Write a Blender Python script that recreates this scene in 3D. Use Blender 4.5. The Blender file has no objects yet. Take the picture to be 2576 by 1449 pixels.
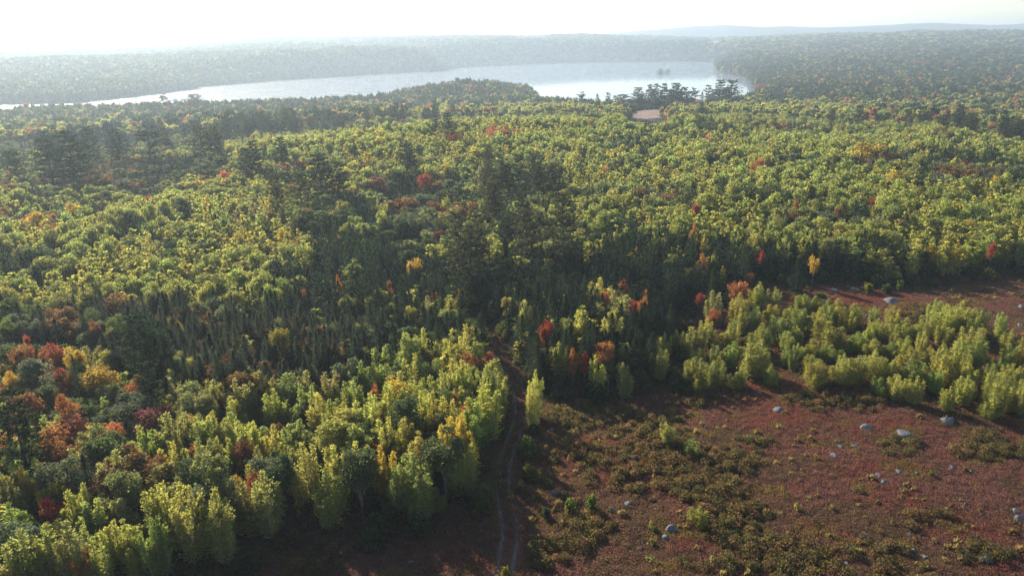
import bpy, math, random
import numpy as np
from mathutils import Matrix, Vector

sc = bpy.context.scene
COL = sc.collection
R = math.radians

# ---------------------------------------------------------------- camera, sky, sun, exposure
CAM_H = 51.0
FOC = 1850.0                      # focal length in photo pixels (photo measured as 2576 x 1449)
PITCH = R(18.4)
ROLL = R(1.0)
SUN_EL, SUN_AZ = R(26.0), R(-37.0)    # azimuth from +Y, negative = left

F_ = np.array([0, math.cos(PITCH), -math.sin(PITCH)])
r0 = np.array([1.0, 0, 0]); u0 = np.array([0, math.sin(PITCH), math.cos(PITCH)])
R_ = math.cos(ROLL) * r0 - math.sin(ROLL) * u0
U_ = math.sin(ROLL) * r0 + math.cos(ROLL) * u0
CAM = np.array([0, 0, CAM_H])

cam = bpy.data.cameras.new("camera")
cam.sensor_width = 36.0
cam.lens = 36.0 * FOC / 2576.0
cam.clip_start, cam.clip_end = 0.5, 40000
co = bpy.data.objects.new("camera", cam); COL.objects.link(co)
co.matrix_world = Matrix(((R_[0], U_[0], -F_[0], 0), (R_[1], U_[1], -F_[1], 0), (R_[2], U_[2], -F_[2], CAM_H), (0, 0, 0, 1)))
sc.camera = co

w = bpy.data.worlds.new("World"); sc.world = w; w.use_nodes = True
nt = w.node_tree; nt.nodes.clear()
sky = nt.nodes.new("ShaderNodeTexSky"); sky.sky_type = 'NISHITA'; sky.sun_disc = False
sky.sun_elevation = SUN_EL; sky.sun_rotation = SUN_AZ
sky.altitude = 100; sky.air_density = 1.0; sky.dust_density = 0.7; sky.ozone_density = 1.0
bg = nt.nodes.new("ShaderNodeBackground"); bg.inputs[1].default_value = 0.105
wo = nt.nodes.new("ShaderNodeOutputWorld")
nt.links.new(sky.outputs[0], bg.inputs[0]); nt.links.new(bg.outputs[0], wo.inputs[0])

sl = bpy.data.lights.new("sun", 'SUN'); sl.energy = 5.0; sl.angle = R(0.5); sl.color = (1.0, 0.90, 0.74)
so = bpy.data.objects.new("sun", sl); COL.objects.link(so)
sd = Vector((math.sin(SUN_AZ) * math.cos(SUN_EL), math.cos(SUN_AZ) * math.cos(SUN_EL), math.sin(SUN_EL)))
so.rotation_euler = sd.to_track_quat('Z', 'Y').to_euler(); so.location = sd * 500

sc.view_settings.view_transform = 'Standard'; sc.view_settings.look = 'None'
sc.view_settings.exposure = 1.04; sc.view_settings.gamma = 1.0
sc.render.engine = 'CYCLES'
cy = sc.cycles
cy.max_bounces = 8; cy.diffuse_bounces = 5; cy.glossy_bounces = 2; cy.transmission_bounces = 4
cy.transparent_max_bounces = 8; cy.volume_bounces = 1
cy.use_denoising = True
HAZE_DENSITY, HAZE_G = 0.00020, 0.42
HAZE_COL = (0.62, 0.75, 0.88)

rng = np.random.default_rng(7)
rnd = random.Random(11)

# ---------------------------------------------------------------- projection helpers (photo pixels 2576 x 1449 <-> world)
def ray(px, py):
    d = F_ * FOC + R_ * (px - 1288.0) + U_ * (724.5 - py)
    return d / np.linalg.norm(d)

def hit(px, py, z):
    """Point where the line of sight through a photo pixel meets the level z."""
    d = ray(px, py)
    return CAM + d * ((z - CAM_H) / d[2])

def proj(p):
    d = np.asarray(p, float) - CAM
    zc = d @ F_
    return np.stack([1288 + FOC * (d @ R_) / zc, 724.5 - FOC * (d @ U_) / zc, zc], -1)

def sstep(a, b, x):
    t = np.clip((x - a) / (b - a), 0, 1); return t * t * (3 - 2 * t)

def vnoise(x, y, seed=0):
    xi = np.floor(x).astype(np.int64); yi = np.floor(y).astype(np.int64)
    fx = x - xi; fy = y - yi; fx = fx * fx * (3 - 2 * fx); fy = fy * fy * (3 - 2 * fy)
    def h(a, b):
        n = (a * 374761393 + b * 668265263 + seed * 1442695) & 0x7fffffff
        n = ((n ^ (n >> 13)) * 1274126177) & 0x7fffffff
        return ((n ^ (n >> 16)) & 0xffff) / 65535.0
    return (h(xi, yi) * (1 - fx) + h(xi + 1, yi) * fx) * (1 - fy) + (h(xi, yi + 1) * (1 - fx) + h(xi + 1, yi + 1) * fx) * fy

def fbm(x, y, seed=0, o=4):
    s = 0; a = 1; t = 0
    for i in range(o):
        s = s + a * vnoise(x * 2 ** i + i * 17.3, y * 2 ** i - i * 9.1, seed + i); t += a; a *= 0.5
    return s / t

def in_poly(x, y, poly):
    x = np.asarray(x, float); y = np.asarray(y, float)
    c = np.zeros(np.broadcast(x, y).shape, bool)
    n = len(poly); j = n - 1
    for i in range(n):
        xi, yi = poly[i]; xj, yj = poly[j]
        if yi != yj:
            c ^= ((yi > y) != (yj > y)) & (x < (xj - xi) * (y - yi) / (yj - yi) + xi)
        j = i
    return c

def seg_dist(x, y, pts, closed=True):
    d = np.full(np.broadcast(x, y).shape, 1e9)
    n = len(pts)
    for i in range(n if closed else n - 1):
        ax, ay = pts[i]; bx, by = pts[(i + 1) % n]
        dx, dy = bx - ax, by - ay
        t = np.clip(((x - ax) * dx + (y - ay) * dy) / (dx * dx + dy * dy + 1e-9), 0, 1)
        d = np.minimum(d, np.hypot(x - ax - t * dx, y - ay - t * dy))
    return d

# ---------------------------------------------------------------- lay of the land
LAKE_Z = -32.0
far_shore_px = [(-500, 292), (-200, 275), (0, 263), (100, 261), (190, 259), (330, 244), (430, 231), (485, 224), (500, 219), (600, 211), (700, 203), (800, 197), (900, 190),
                (1000, 184), (1115, 180), (1128, 177), (1130, 172), (1220, 167), (1350, 161), (1450, 158), (1560, 156.5), (1680, 155.5), (1785, 156)]
right_shore_px = [(1799, 160), (1803, 168), (1806, 178), (1820, 184), (1850, 189), (1872, 194), (1886, 201), (1892, 208)]
far_shore = [tuple(hit(a, b, LAKE_Z)[:2]) for a, b in far_shore_px]
right_shore = [tuple(hit(a, b, LAKE_Z)[:2]) for a, b in right_shore_px]
def at_az(px, dist):
    t = (px - 1288) / 1950.0; return (dist * t, dist)
near_shore = [at_az(1960, 1060), at_az(1880, 900), at_az(1790, 860), at_az(1700, 845), at_az(1600, 850), at_az(1480, 880), at_az(1380, 960), at_az(1350, 1200), at_az(1300, 1290), at_az(1180, 1300),
              at_az(1060, 1230), at_az(950, 1090), at_az(850, 1010), at_az(700, 980), at_az(500, 960), at_az(300, 950), at_az(100, 960), at_az(-200, 960), at_az(-500, 980)]
LAKE = far_shore + right_shore + near_shore

CREST = [(-600, -3), (0, -2), (260, -1), (400, 5), (560, 12), (720, 20), (800, 18), (1000, 18), (1280, 17.5), (1500, 14), (1640, 6), (1800, 1), (2000, 3), (2300, 5), (2576, 5), (3200, 6)]

track_px = [(1258, 1500), (1266, 1449), (1276, 1400), (1284, 1345), (1280, 1300), (1268, 1255), (1262, 1215), (1268, 1165), (1288, 1110), (1306, 1065), (1312, 1030), (1305, 985), (1288, 940), (1262, 898), (1232, 862), (1216, 835), (1200, 800)]
TRACK = [tuple(hit(a, b, 0.0)[:2]) for a, b in track_px]

BARREN_PX = [(360, 1449), (470, 1425), (580, 1392), (700, 1352), (900, 1312), (1050, 1300), (1150, 1258), (1235, 1212), (1255, 1110), (1272, 1010), (1262, 930), (1205, 850), (1238, 838), (1290, 900), (1335, 985),
             (1400, 985), (1500, 975), (1600, 965), (1650, 955), (1640, 900), (1670, 830), (1720, 782), (1800, 752), (1900, 718), (1985, 704), (2100, 706), (2250, 716), (2400, 692), (2576, 682), (2900, 690), (2900, 1800), (-100, 1800), (-100, 1640), (200, 1500)]
BARREN = [tuple(hit(a, b, 0.0)[:2]) for a, b in BARREN_PX]
FIELD_Z = -12.0
FIELD_PX = [(1560, 291), (1590, 284), (1620, 279), (1650, 277), (1672, 278), (1684, 284), (1672, 296), (1630, 300), (1590, 298)]
FIELD = [tuple(hit(a, b, FIELD_Z)[:2]) for a, b in FIELD_PX]

def height(x, y):
    x = np.asarray(x, float); y = np.asarray(y, float)
    D = np.hypot(x, y); yy = np.maximum(y, 1.0)
    px = 1288 + 1950 * x / yy
    zn = -27.0 * sstep(230, 930, D)
    zn = zn + 5.0 * sstep(170, 330, D) * (1 - sstep(520, 900, D)) * (fbm(x / 120, y / 120, 3, 2) - 0.45) * 2
    # birch ridge running from the middle towards the field by the lake
    p1 = at_az(850, 330); p2 = at_az(1560, 430)
    zn = zn + 6.0 * np.exp(-(seg_dist(x, y, [p1, p2], False) / 55.0) ** 2) * sstep(200, 330, D)
    # wooded knoll on the point
    zn = zn + 19 * np.exp(-(((x - at_az(1180, 1130)[0]) / 95) ** 2 + ((y - 1150) / 120) ** 2))
    crest = np.interp(px, [c[0] for c in CREST], [c[1] for c in CREST])
    zc = CAM_H + crest / 2055.0 * 4500 - 12
    left = 1 - sstep(1150, 1900, px)
    ridge = 26 * np.exp(-((D - 2350) / 480) ** 2) * left
    zf = -30 + (zc + 30) * sstep(1300, 4500, D) + ridge + 14 * sstep(1300, 2500, D) * (fbm(x / 420, y / 420, 9, 3) - 0.5) * 2
    zf = zf - 60 * sstep(4600, 6300, D) * (1 - 0.75 * sstep(1700, 2300, px))
    k = sstep(1050, 1450, D)
    z = zn * (1 - k) + zf * k
    # lake basin
    far = D > 500
    if np.any(far):
        ins = in_poly(x, y, LAKE)
        sdist = np.where(far, seg_dist(x, y, LAKE), 1e4)
        out = LAKE_Z + 0.8 + (np.maximum(z, LAKE_Z + 2) - LAKE_Z - 0.8) * sstep(0, 110, sdist) 
        z = np.where(far, np.where(ins, LAKE_Z - np.minimum(4.0, 0.15 * sdist), out), z)
    fin = 1 - sstep(0, 25, np.where(in_poly(x, y, FIELD), 0, seg_dist(x, y, FIELD)))
    z = z * (1 - fin) + FIELD_Z * fin
    near = 1 - sstep(150, 260, D)
    tr = sstep(1.0, 2.6, seg_dist(x, y, TRACK, False))
    z = z + near * (0.9 * (fbm(x / 14, y / 14, 21, 3) - 0.5) * (0.4 + 0.6 * tr) + 0.28 * (fbm(x / 1.7, y / 1.7, 33, 3) - 0.5) * tr)
    return z

def H1(x, y):
    return float(height(np.array([x]), np.array([y]))[0])

def ground_hit(px, py):
    p = hit(px, py, 0.0)
    for _ in range(5):
        p = hit(px, py, H1(p[0], p[1]))
    return p

def canopy_hit(px, py, h):
    """Where a tree of height h stands whose top is seen at the pixel."""
    p = hit(px, py, h)
    for _ in range(8):
        z = min(H1(p[0], p[1]) + h, CAM_H - 3)
        q = hit(px, py, z); p = p * 0.4 + q * 0.6
    return p

# ---------------------------------------------------------------- materials
def new_mat(name):
    m = bpy.data.materials.new(name); m.use_nodes = True
    n = m.node_tree; n.nodes.clear()
    return m, n, (lambda t: n.nodes.new("ShaderNode" + t)), n.links.new

def foliage_mat():
    m, n, N, L = new_mat("foliage")
    out = N("OutputMaterial")
    tint = N("Attribute"); tint.attribute_type = 'INSTANCER'; tint.attribute_name = "tint"
    var = N("Attribute"); var.attribute_type = 'GEOMETRY'; var.attribute_name = "var"
    mr = N("MapRange"); mr.inputs["To Min"].default_value = 0.70; mr.inputs["To Max"].default_value = 1.3
    L(var.outputs["Fac"], mr.inputs["Value"])
    mul = N("VectorMath"); mul.operation = 'SCALE'
    L(tint.outputs["Color"], mul.inputs[0]); L(mr.outputs[0], mul.inputs["Scale"])
    hs = N("HueSaturation"); L(mul.outputs[0], hs.inputs["Color"])
    mh = N("MapRange"); mh.inputs["To Min"].default_value = 0.485; mh.inputs["To Max"].default_value = 0.515
    L(var.outputs["Fac"], mh.inputs["Value"]); L(mh.outputs[0], hs.inputs["Hue"])
    tco = N("TexCoord"); no = N("TexNoise"); no.inputs["Scale"].default_value = 0.55; no.inputs["Detail"].default_value = 3
    L(tco.outputs["Object"], no.inputs["Vector"])
    sp = N("SeparateColor"); L(tint.outputs["Color"], sp.inputs[0])
    df = N("Math"); df.operation = 'SUBTRACT'; L(sp.outputs[0], df.inputs[0]); L(sp.outputs[1], df.inputs[1])
    d4 = N("Math"); d4.operation = 'MULTIPLY'; d4.inputs[1].default_value = 5.0; d4.use_clamp = True; L(df.outputs[0], d4.inputs[0])
    nm = N("MapRange"); nm.inputs["From Min"].default_value = 0.46; nm.inputs["From Max"].default_value = 0.62; nm.inputs["To Max"].default_value = 0.75
    L(no.outputs[0], nm.inputs["Value"])
    mf = N("Math"); mf.operation = 'MULTIPLY'; L(d4.outputs[0], mf.inputs[0]); L(nm.outputs[0], mf.inputs[1])
    mg = N("MixRGB"); mg.inputs[2].default_value = (.17, .125, .035, 1); L(mf.outputs[0], mg.inputs[0]); L(hs.outputs[0], mg.inputs[1])
    hs = mg
    dif = N("BsdfDiffuse"); L(hs.outputs[0], dif.inputs["Color"])
    tc = N("VectorMath"); tc.operation = 'MULTIPLY'; tc.inputs[1].default_value = (2.1, 2.0, 1.45)
    L(hs.outputs[0], tc.inputs[0])
    tl = N("BsdfTranslucent"); L(tc.outputs[0], tl.inputs["Color"])
    mx = N("MixShader"); mx.inputs[0].default_value = 0.66
    L(dif.outputs[0], mx.inputs[1]); L(tl.outputs[0], mx.inputs[2])
    gl = N("BsdfGlossy"); gl.inputs["Roughness"].default_value = 0.6; gl.inputs["Color"].default_value = (0.8, 0.85, 0.9, 1)
    mx2 = N("MixShader"); mx2.inputs[0].default_value = 0.012
    L(mx.outputs[0], mx2.inputs[1]); L(gl.outputs[0], mx2.inputs[2])
    L(mx2.outputs[0], out.inputs[0])
    return m
FOL = foliage_mat()

def bark_mat(name, c1, c2, s=3.0):
    m, n, N, L = new_mat(name)
    out = N("OutputMaterial"); b = N("BsdfPrincipled"); b.inputs["Roughness"].default_value = 0.85
    tc = N("TexCoord"); no = N("TexNoise"); no.inputs["Scale"].default_value = s; no.inputs["Detail"].default_value = 4
    L(tc.outputs["Object"], no.inputs["Vector"])
    cr = N("ValToRGB"); cr.color_ramp.elements[0].color = (*c1, 1); cr.color_ramp.elements[1].color = (*c2, 1)
    cr.color_ramp.elements[0].position = 0.35; cr.color_ramp.elements[1].position = 0.65
    L(no.outputs[0], cr.inputs[0]); L(cr.outputs[0], b.inputs["Base Color"]); L(b.outputs[0], out.inputs[0])
    return m
BARK = bark_mat("bark", (0.07, 0.06, 0.05), (0.14, 0.12, 0.105))
PALE_BARK = bark_mat("pale_bark", (0.09, 0.085, 0.075), (0.24, 0.23, 0.21), 5)
PINE_BARK = bark_mat("pine_bark", (0.05, 0.043, 0.038), (0.11, 0.09, 0.08))

def rock_mat():
    m, n, N, L = new_mat("granite")
    out = N("OutputMaterial"); b = N("BsdfPrincipled"); b.inputs["Roughness"].default_value = 0.8
    tc = N("TexCoord")
    a = N("TexNoise"); a.inputs["Scale"].default_value = 1.6; a.inputs["Detail"].default_value = 8; a.inputs["Roughness"].default_value = 0.7
    c = N("TexNoise"); c.inputs["Scale"].default_value = 14; c.inputs["Detail"].default_value = 4
    L(tc.outputs["Object"], a.inputs[0]); L(tc.outputs["Object"], c.inputs[0])
    cr = N("ValToRGB"); e = cr.color_ramp.elements
    e[0].position = 0.34; e[0].color = (0.045, 0.048, 0.05, 1); e[1].position = 0.62; e[1].color = (0.135, 0.143, 0.158, 1)
    L(a.outputs[0], cr.inputs[0])
    mx = N("MixRGB"); mx.blend_type = 'OVERLAY'; mx.inputs[0].default_value = 0.55
    L(cr.outputs[0], mx.inputs[1]); L(c.outputs[0], mx.inputs[2])
    L(mx.outputs[0], b.inputs["Base Color"])
    bp = N("Bump"); bp.inputs["Strength"].default_value = 0.6; bp.inputs["Distance"].default_value = 0.12
    L(a.outputs[0], bp.inputs["Height"]); L(bp.outputs[0], b.inputs["Normal"])
    L(b.outputs[0], out.inputs[0])
    return m
ROCK = rock_mat()

def ground_mat():
    m, n, N, L = new_mat("ground_cover")
    out = N("OutputMaterial"); b = N("BsdfPrincipled"); b.inputs["Roughness"].default_value = 0.95
    b.inputs["Specular IOR Level"].default_value = 0.1
    geo = N("NewGeometry")
    mask = N("Attribute"); mask.attribute_name = "barren"
    def noise(s, d=6, rr=0.6):
        t = N("TexNoise"); t.inputs["Scale"].default_value = s; t.inputs["Detail"].default_value = d; t.inputs["Roughness"].default_value = rr
        L(geo.outputs["Position"], t.inputs["Vector"]); return t
    big = noise(0.055, 5, 0.62); mid = noise(0.55, 6, 0.7); fine = noise(4.5, 5, 0.75)
    cr = N("ValToRGB"); e = cr.color_ramp.elements
    e[0].position = 0.30; e[0].color = (0.045, 0.035, 0.018, 1)
    e[1].position = 0.72; e[1].color = (0.155, 0.032, 0.028, 1)
    x = e.new(0.42); x.color = (0.075, 0.045, 0.024, 1)
    x = e.new(0.50); x.color = (0.115, 0.046, 0.032, 1)
    x = e.new(0.60); x.color = (0.125, 0.036, 0.030, 1)
    ad = N("Math"); ad.operation = 'MULTIPLY_ADD'; ad.inputs[1].default_value = 0.35
    L(mid.outputs[0], ad.inputs[0]); 
    sb = N("Math"); sb.operation = 'MULTIPLY_ADD'; sb.inputs[1].default_value = 0.9; sb.inputs[2].default_value = -0.12
    L(big.outputs[0], sb.inputs[0]); L(sb.outputs[0], ad.inputs[2]); L(ad.outputs[0], cr.inputs[0])
    fr = N("ValToRGB"); fr.color_ramp.elements[0].position = 0.3; fr.color_ramp.elements[0].color = (0.4, 0.4, 0.4, 1)
    fr.color_ramp.elements[1].position = 0.7; fr.color_ramp.elements[1].color = (1.5, 1.5, 1.4, 1)
    L(fine.outputs[0], fr.inputs[0])
    ml = N("MixRGB"); ml.blend_type = 'MULTIPLY'; ml.inputs[0].default_value = 1.0
    L(cr.outputs[0], ml.inputs[1]); L(fr.outputs[0], ml.inputs[2])
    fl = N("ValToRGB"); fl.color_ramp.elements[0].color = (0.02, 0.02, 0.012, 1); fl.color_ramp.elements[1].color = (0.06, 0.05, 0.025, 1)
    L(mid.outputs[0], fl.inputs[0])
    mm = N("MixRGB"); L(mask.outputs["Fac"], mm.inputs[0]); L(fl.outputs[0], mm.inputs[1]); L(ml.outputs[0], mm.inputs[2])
    L(mm.outputs[0], b.inputs["Base Color"])
    bp = N("Bump"); bp.inputs["Strength"].default_value = 0.8; bp.inputs["Distance"].default_value = 0.12
    L(fine.outputs[0], bp.inputs["Height"]); L(bp.outputs[0], b.inputs["Normal"])
    L(b.outputs[0], out.inputs[0])
    return m
GROUND = ground_mat()

def plain_mat(name, c, rough=0.9, var=0.35, s=0.5):
    m, n, N, L = new_mat(name)
    out = N("OutputMaterial"); b = N("BsdfPrincipled"); b.inputs["Roughness"].default_value = rough
    geo = N("NewGeometry"); t = N("TexNoise"); t.inputs["Scale"].default_value = s; t.inputs["Detail"].default_value = 6; t.inputs["Roughness"].default_value = 0.7
    L(geo.outputs["Position"], t.inputs["Vector"])
    cr = N("ValToRGB"); cr.color_ramp.elements[0].position = 0.3; cr.color_ramp.elements[1].position = 0.7
    cr.color_ramp.elements[0].color = (*[v * (1 - var) for v in c], 1); cr.color_ramp.elements[1].color = (*[v * (1 + var) for v in c], 1)
    L(t.outputs[0], cr.inputs[0]); L(cr.outputs[0], b.inputs["Base Color"]); L(b.outputs[0], out.inputs[0])
    return m

def water_mat():
    m, n, N, L = new_mat("lake_water")
    out = N("OutputMaterial")
    geo = N("NewGeometry"); mp = N("Mapping"); mp.inputs["Scale"].default_value = (0.35, 0.12, 1)
    L(geo.outputs["Position"], mp.inputs[0])
    t = N("TexNoise"); t.inputs["Scale"].default_value = 1.0; t.inputs["Detail"].default_value = 3
    L(mp.outputs[0], t.inputs["Vector"])
    bp = N("Bump"); bp.inputs["Strength"].default_value = 0.02; bp.inputs["Distance"].default_value = 0.3
    L(t.outputs[0], bp.inputs["Height"])
    mp2 = N("Mapping"); mp2.inputs["Scale"].default_value = (0.004, 0.02, 1); L(geo.outputs["Position"], mp2.inputs[0])
    t2 = N("TexNoise"); t2.inputs["Detail"].default_value = 4; L(mp2.outputs[0], t2.inputs["Vector"])
    mr = N("MapRange"); mr.inputs["From Min"].default_value = 0.35; mr.inputs["From Max"].default_value = 0.65
    mr.inputs["To Min"].default_value = 0.12; mr.inputs["To Max"].default_value = 0.30
    L(t2.outputs[0], mr.inputs[0])
    body = N("BsdfDiffuse"); body.inputs["Color"].default_value = (0.03, 0.06, 0.09, 1)
    calm = N("BsdfGlossy"); calm.inputs["Roughness"].default_value = 0.06; calm.inputs["Color"].default_value = (1, 1, 1, 1)
    wavy = N("BsdfGlossy"); wavy.inputs["Roughness"].default_value = 0.42; wavy.inputs["Color"].default_value = (1, 1, 1, 1)
    L(bp.outputs[0], calm.inputs["Normal"])
    g = N("MixShader"); L(mr.outputs[0], g.inputs[0]); L(calm.outputs[0], g.inputs[1]); L(wavy.outputs[0], g.inputs[2])
    fr = N("Fresnel"); fr.inputs["IOR"].default_value = 1.33
    mx = N("MixShader"); L(fr.outputs[0], mx.inputs[0]); L(body.outputs[0], mx.inputs[1]); L(g.outputs[0], mx.inputs[2])
    L(mx.outputs[0], out.inputs[0])
    return m

# ---------------------------------------------------------------- mesh helpers
def make_mesh(name, verts, faces, mats, var=None, mat_idx=None, smooth=False):
    """verts (N,3); faces: (M,k) array or list of such arrays."""
    me = bpy.data.meshes.new(name)
    arrs = faces if isinstance(faces, list) else [faces]
    arrs = [np.asarray(a, np.int32) for a in arrs if len(a)]
    verts = np.asarray(verts, np.float32)
    me.vertices.add(len(verts)); me.vertices.foreach_set("co", verts.ravel())
    loops = np.concatenate([a.ravel() for a in arrs]); tot = np.concatenate([np.full(len(a), a.shape[1], np.int32) for a in arrs])
    me.loops.add(len(loops)); me.loops.foreach_set("vertex_index", loops)
    me.polygons.add(len(tot)); me.polygons.foreach_set("loop_start", np.concatenate([[0], np.cumsum(tot)[:-1]]).astype(np.int32))
    me.polygons.foreach_set("loop_total", tot)
    for m in mats: me.materials.append(m)
    if mat_idx is not None: me.polygons.foreach_set("material_index", np.asarray(mat_idx, np.int32))
    if smooth: me.polygons.foreach_set("use_smooth", np.ones(len(tot), bool))
    if var is not None:
        a = me.attributes.new("var", 'FLOAT', 'FACE'); a.data.foreach_set("value", np.asarray(var, np.float32))
    me.update(calc_edges=True)
    return me

def link(name, me, parent=None):
    o = bpy.data.objects.new(name, me); COL.objects.link(o)
    if parent is not None: o.parent = parent
    return o

def tag(o, label=None, cat=None, group=None, kind=None):
    if label: o["label"] = label
    if cat: o["category"] = cat
    if group: o["group"] = group
    if kind: o["kind"] = kind
    return o

def unit(v):
    return v / (np.linalg.norm(v, axis=-1, keepdims=True) + 1e-9)

def leaves(c, u, v):
    """Rhombus leaf sprays at centres c with half axes u, v."""
    n = len(c)
    V = np.stack([c - u, c + v, c + u, c - v], 1).reshape(-1, 3)
    return V, np.arange(4 * n).reshape(n, 4)

def tube(pts, rad, sides=5):
    pts = np.asarray(pts, float); n = len(pts)
    V = []; 
    for i in range(n):
        t = unit(pts[min(i + 1, n - 1)] - pts[max(i - 1, 0)])
        a = unit(np.cross(t, [0.31, 0.95, 0.05])); b = np.cross(t, a)
        for k in range(sides):
            an = 2 * math.pi * k / sides
            V.append(pts[i] + rad[i] * (math.cos(an) * a + math.sin(an) * b))
    Fc = [[i * sides + k, i * sides + (k + 1) % sides, (i + 1) * sides + (k + 1) % sides, (i + 1) * sides + k] for i in range(n - 1) for k in range(sides)]
    return np.array(V), np.array(Fc)

def merge(parts):
    V = []; Fc = []; o = 0
    for v, f in parts:
        V.append(v); Fc.append(f + o); o += len(v)
    return np.concatenate(V), np.concatenate(Fc)

# ---------------------------------------------------------------- tree shapes: nominal 10 m tall, 4 m wide
def shape_birch(g, n, ls):
    """Several upswept feathery plumes from one foot."""
    k = g.integers(5, 9); cs = []; us = []; vs = []; va = []; stems = []
    for s in range(k):
        an = 2 * math.pi * (s + g.uniform(-.3, .3)) / k; out = g.uniform(0.4, 1.5) if s else 0.1
        top = g.uniform(5.8, 9.5) if s else 10.0
        tip = np.array([out * math.cos(an), out * math.sin(an), top])
        Rk = g.uniform(0.62, 1.0)
        m = int(n / k / 7)
        t = g.beta(1.25, 1.35, m) * 0.93 + 0.05
        prof = Rk * np.clip(np.sin(np.pi * np.clip((t + .06) * 0.94, 0, 1) ** 0.72), 0.05, 1) ** 0.85
        lean = .62 + .38 * t; base = np.stack([tip[0] * lean, tip[1] * lean, tip[2] * t], -1)
        a = g.uniform(0, 2 * math.pi, m); L = prof * g.uniform(0.55, 1.15, m)
        up = g.uniform(0.8, 2.0, m)
        d = unit(np.stack([np.cos(a), np.sin(a), up], -1))
        br_v = g.uniform(0, 1, m)
        for q in range(7):
            f = 0.35 + 0.65 * g.uniform(0, 1, m)
            c = base + d * (L * f * 1.25)[:, None] + g.normal(0, 0.10, (m, 3))
            ax = unit(d + g.normal(0, .35, (m, 3)) + [0, 0, .25])
            side = unit(np.cross(ax, g.normal(0, 1, (m, 3))))
            sz = ls * g.uniform(0.65, 1.3, m)
            cs.append(c); us.append(ax * sz[:, None]); vs.append(side * (sz * 0.5)[:, None]); va.append(np.clip(br_v * .6 + g.uniform(0, .4, m), 0, 1))
        pts = [np.array([tip[0] * (.62 + .38 * q) * min(1, .25 + 4 * max(q, 0)), tip[1] * (.62 + .38 * q) * min(1, .25 + 4 * max(q, 0)), tip[2] * q]) for q in (0.0, .2, .5, .75, .92)]
        pts[0] = np.array([0.15 * math.cos(an), 0.15 * math.sin(an), -0.4])
        stems.append(tube(pts, [.085, .07, .05, .035, .015], 5))
    c = np.concatenate(cs); c[:, 2] = np.maximum(c[:, 2], 0.25)
    V, Fc = leaves(c, np.concatenate(us), np.concatenate(vs))
    return (V, Fc, np.concatenate(va)), merge(stems)

def shape_round(g, n, ls, low=0.30, squat=1.0, nl=17, rough=0.32):
    """Domed crown built of many uneven leaf lobes on forking limbs."""
    cs = []; us = []; vs = []; va = []; tr = []
    cz = 10 * (0.5 + low / 2) ; rz = 10 * (1 - low) / 2
    tr.append(tube([[0, 0, -.4], [.05, 0, 2.2], [0.1, .05, 4.6], [0, .05, 7.2]], [.2, .16, .11, .05], 6))
    i = 0
    ctr = []
    while len(ctr) < nl:
        p = g.normal(0, 1, 3); p /= np.linalg.norm(p)
        if p[2] < -0.65: continue
        f = g.uniform(0.5, 0.86)
        ctr.append(np.array([p[0] * 1.9 * f, p[1] * 1.9 * f, cz + p[2] * rz * f * squat]))
    ctr.append(np.array([0, 0, cz]))
    per = n // len(ctr)
    for p in ctr:
        rl = g.uniform(0.55, 1.05); rzl = rl * g.uniform(1.0, 1.6)
        q = g.normal(0, 1, (per, 3)); q = unit(q); q[:, 2] = np.where(q[:, 2] < -0.35, -q[:, 2], q[:, 2])
        rr = g.uniform(0.62, 1.08, per) * (1 + rough * np.sin(q[:, 0] * 5 + p[0] * 3) * np.sin(q[:, 1] * 5 + p[1] * 7))
        c = p + q * rr[:, None] * [rl, rl, rzl]
        nn = unit(q + g.normal(0, .75, (per, 3)))
        ax = unit(np.cross(nn, g.normal(0, 1, (per, 3)))); sd_ = np.cross(nn, ax)
        sz = ls * g.uniform(.65, 1.3, per)
        cs.append(c); us.append(ax * sz[:, None]); vs.append(sd_ * (sz * .72)[:, None])
        va.append(np.clip(g.uniform(0.1, .7) + g.uniform(-.25, .3, per), 0, 1))
        st = np.array([0.08, .05, g.uniform(2.2, 5.5)])
        tr.append(tube([st, (st + p) / 2 + [0, 0, -.2], p], [.07, .05, .02], 4))
    V, Fc = leaves(np.concatenate(cs), np.concatenate(us), np.concatenate(vs))
    return (V, Fc, np.concatenate(va)), merge(tr)

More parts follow.
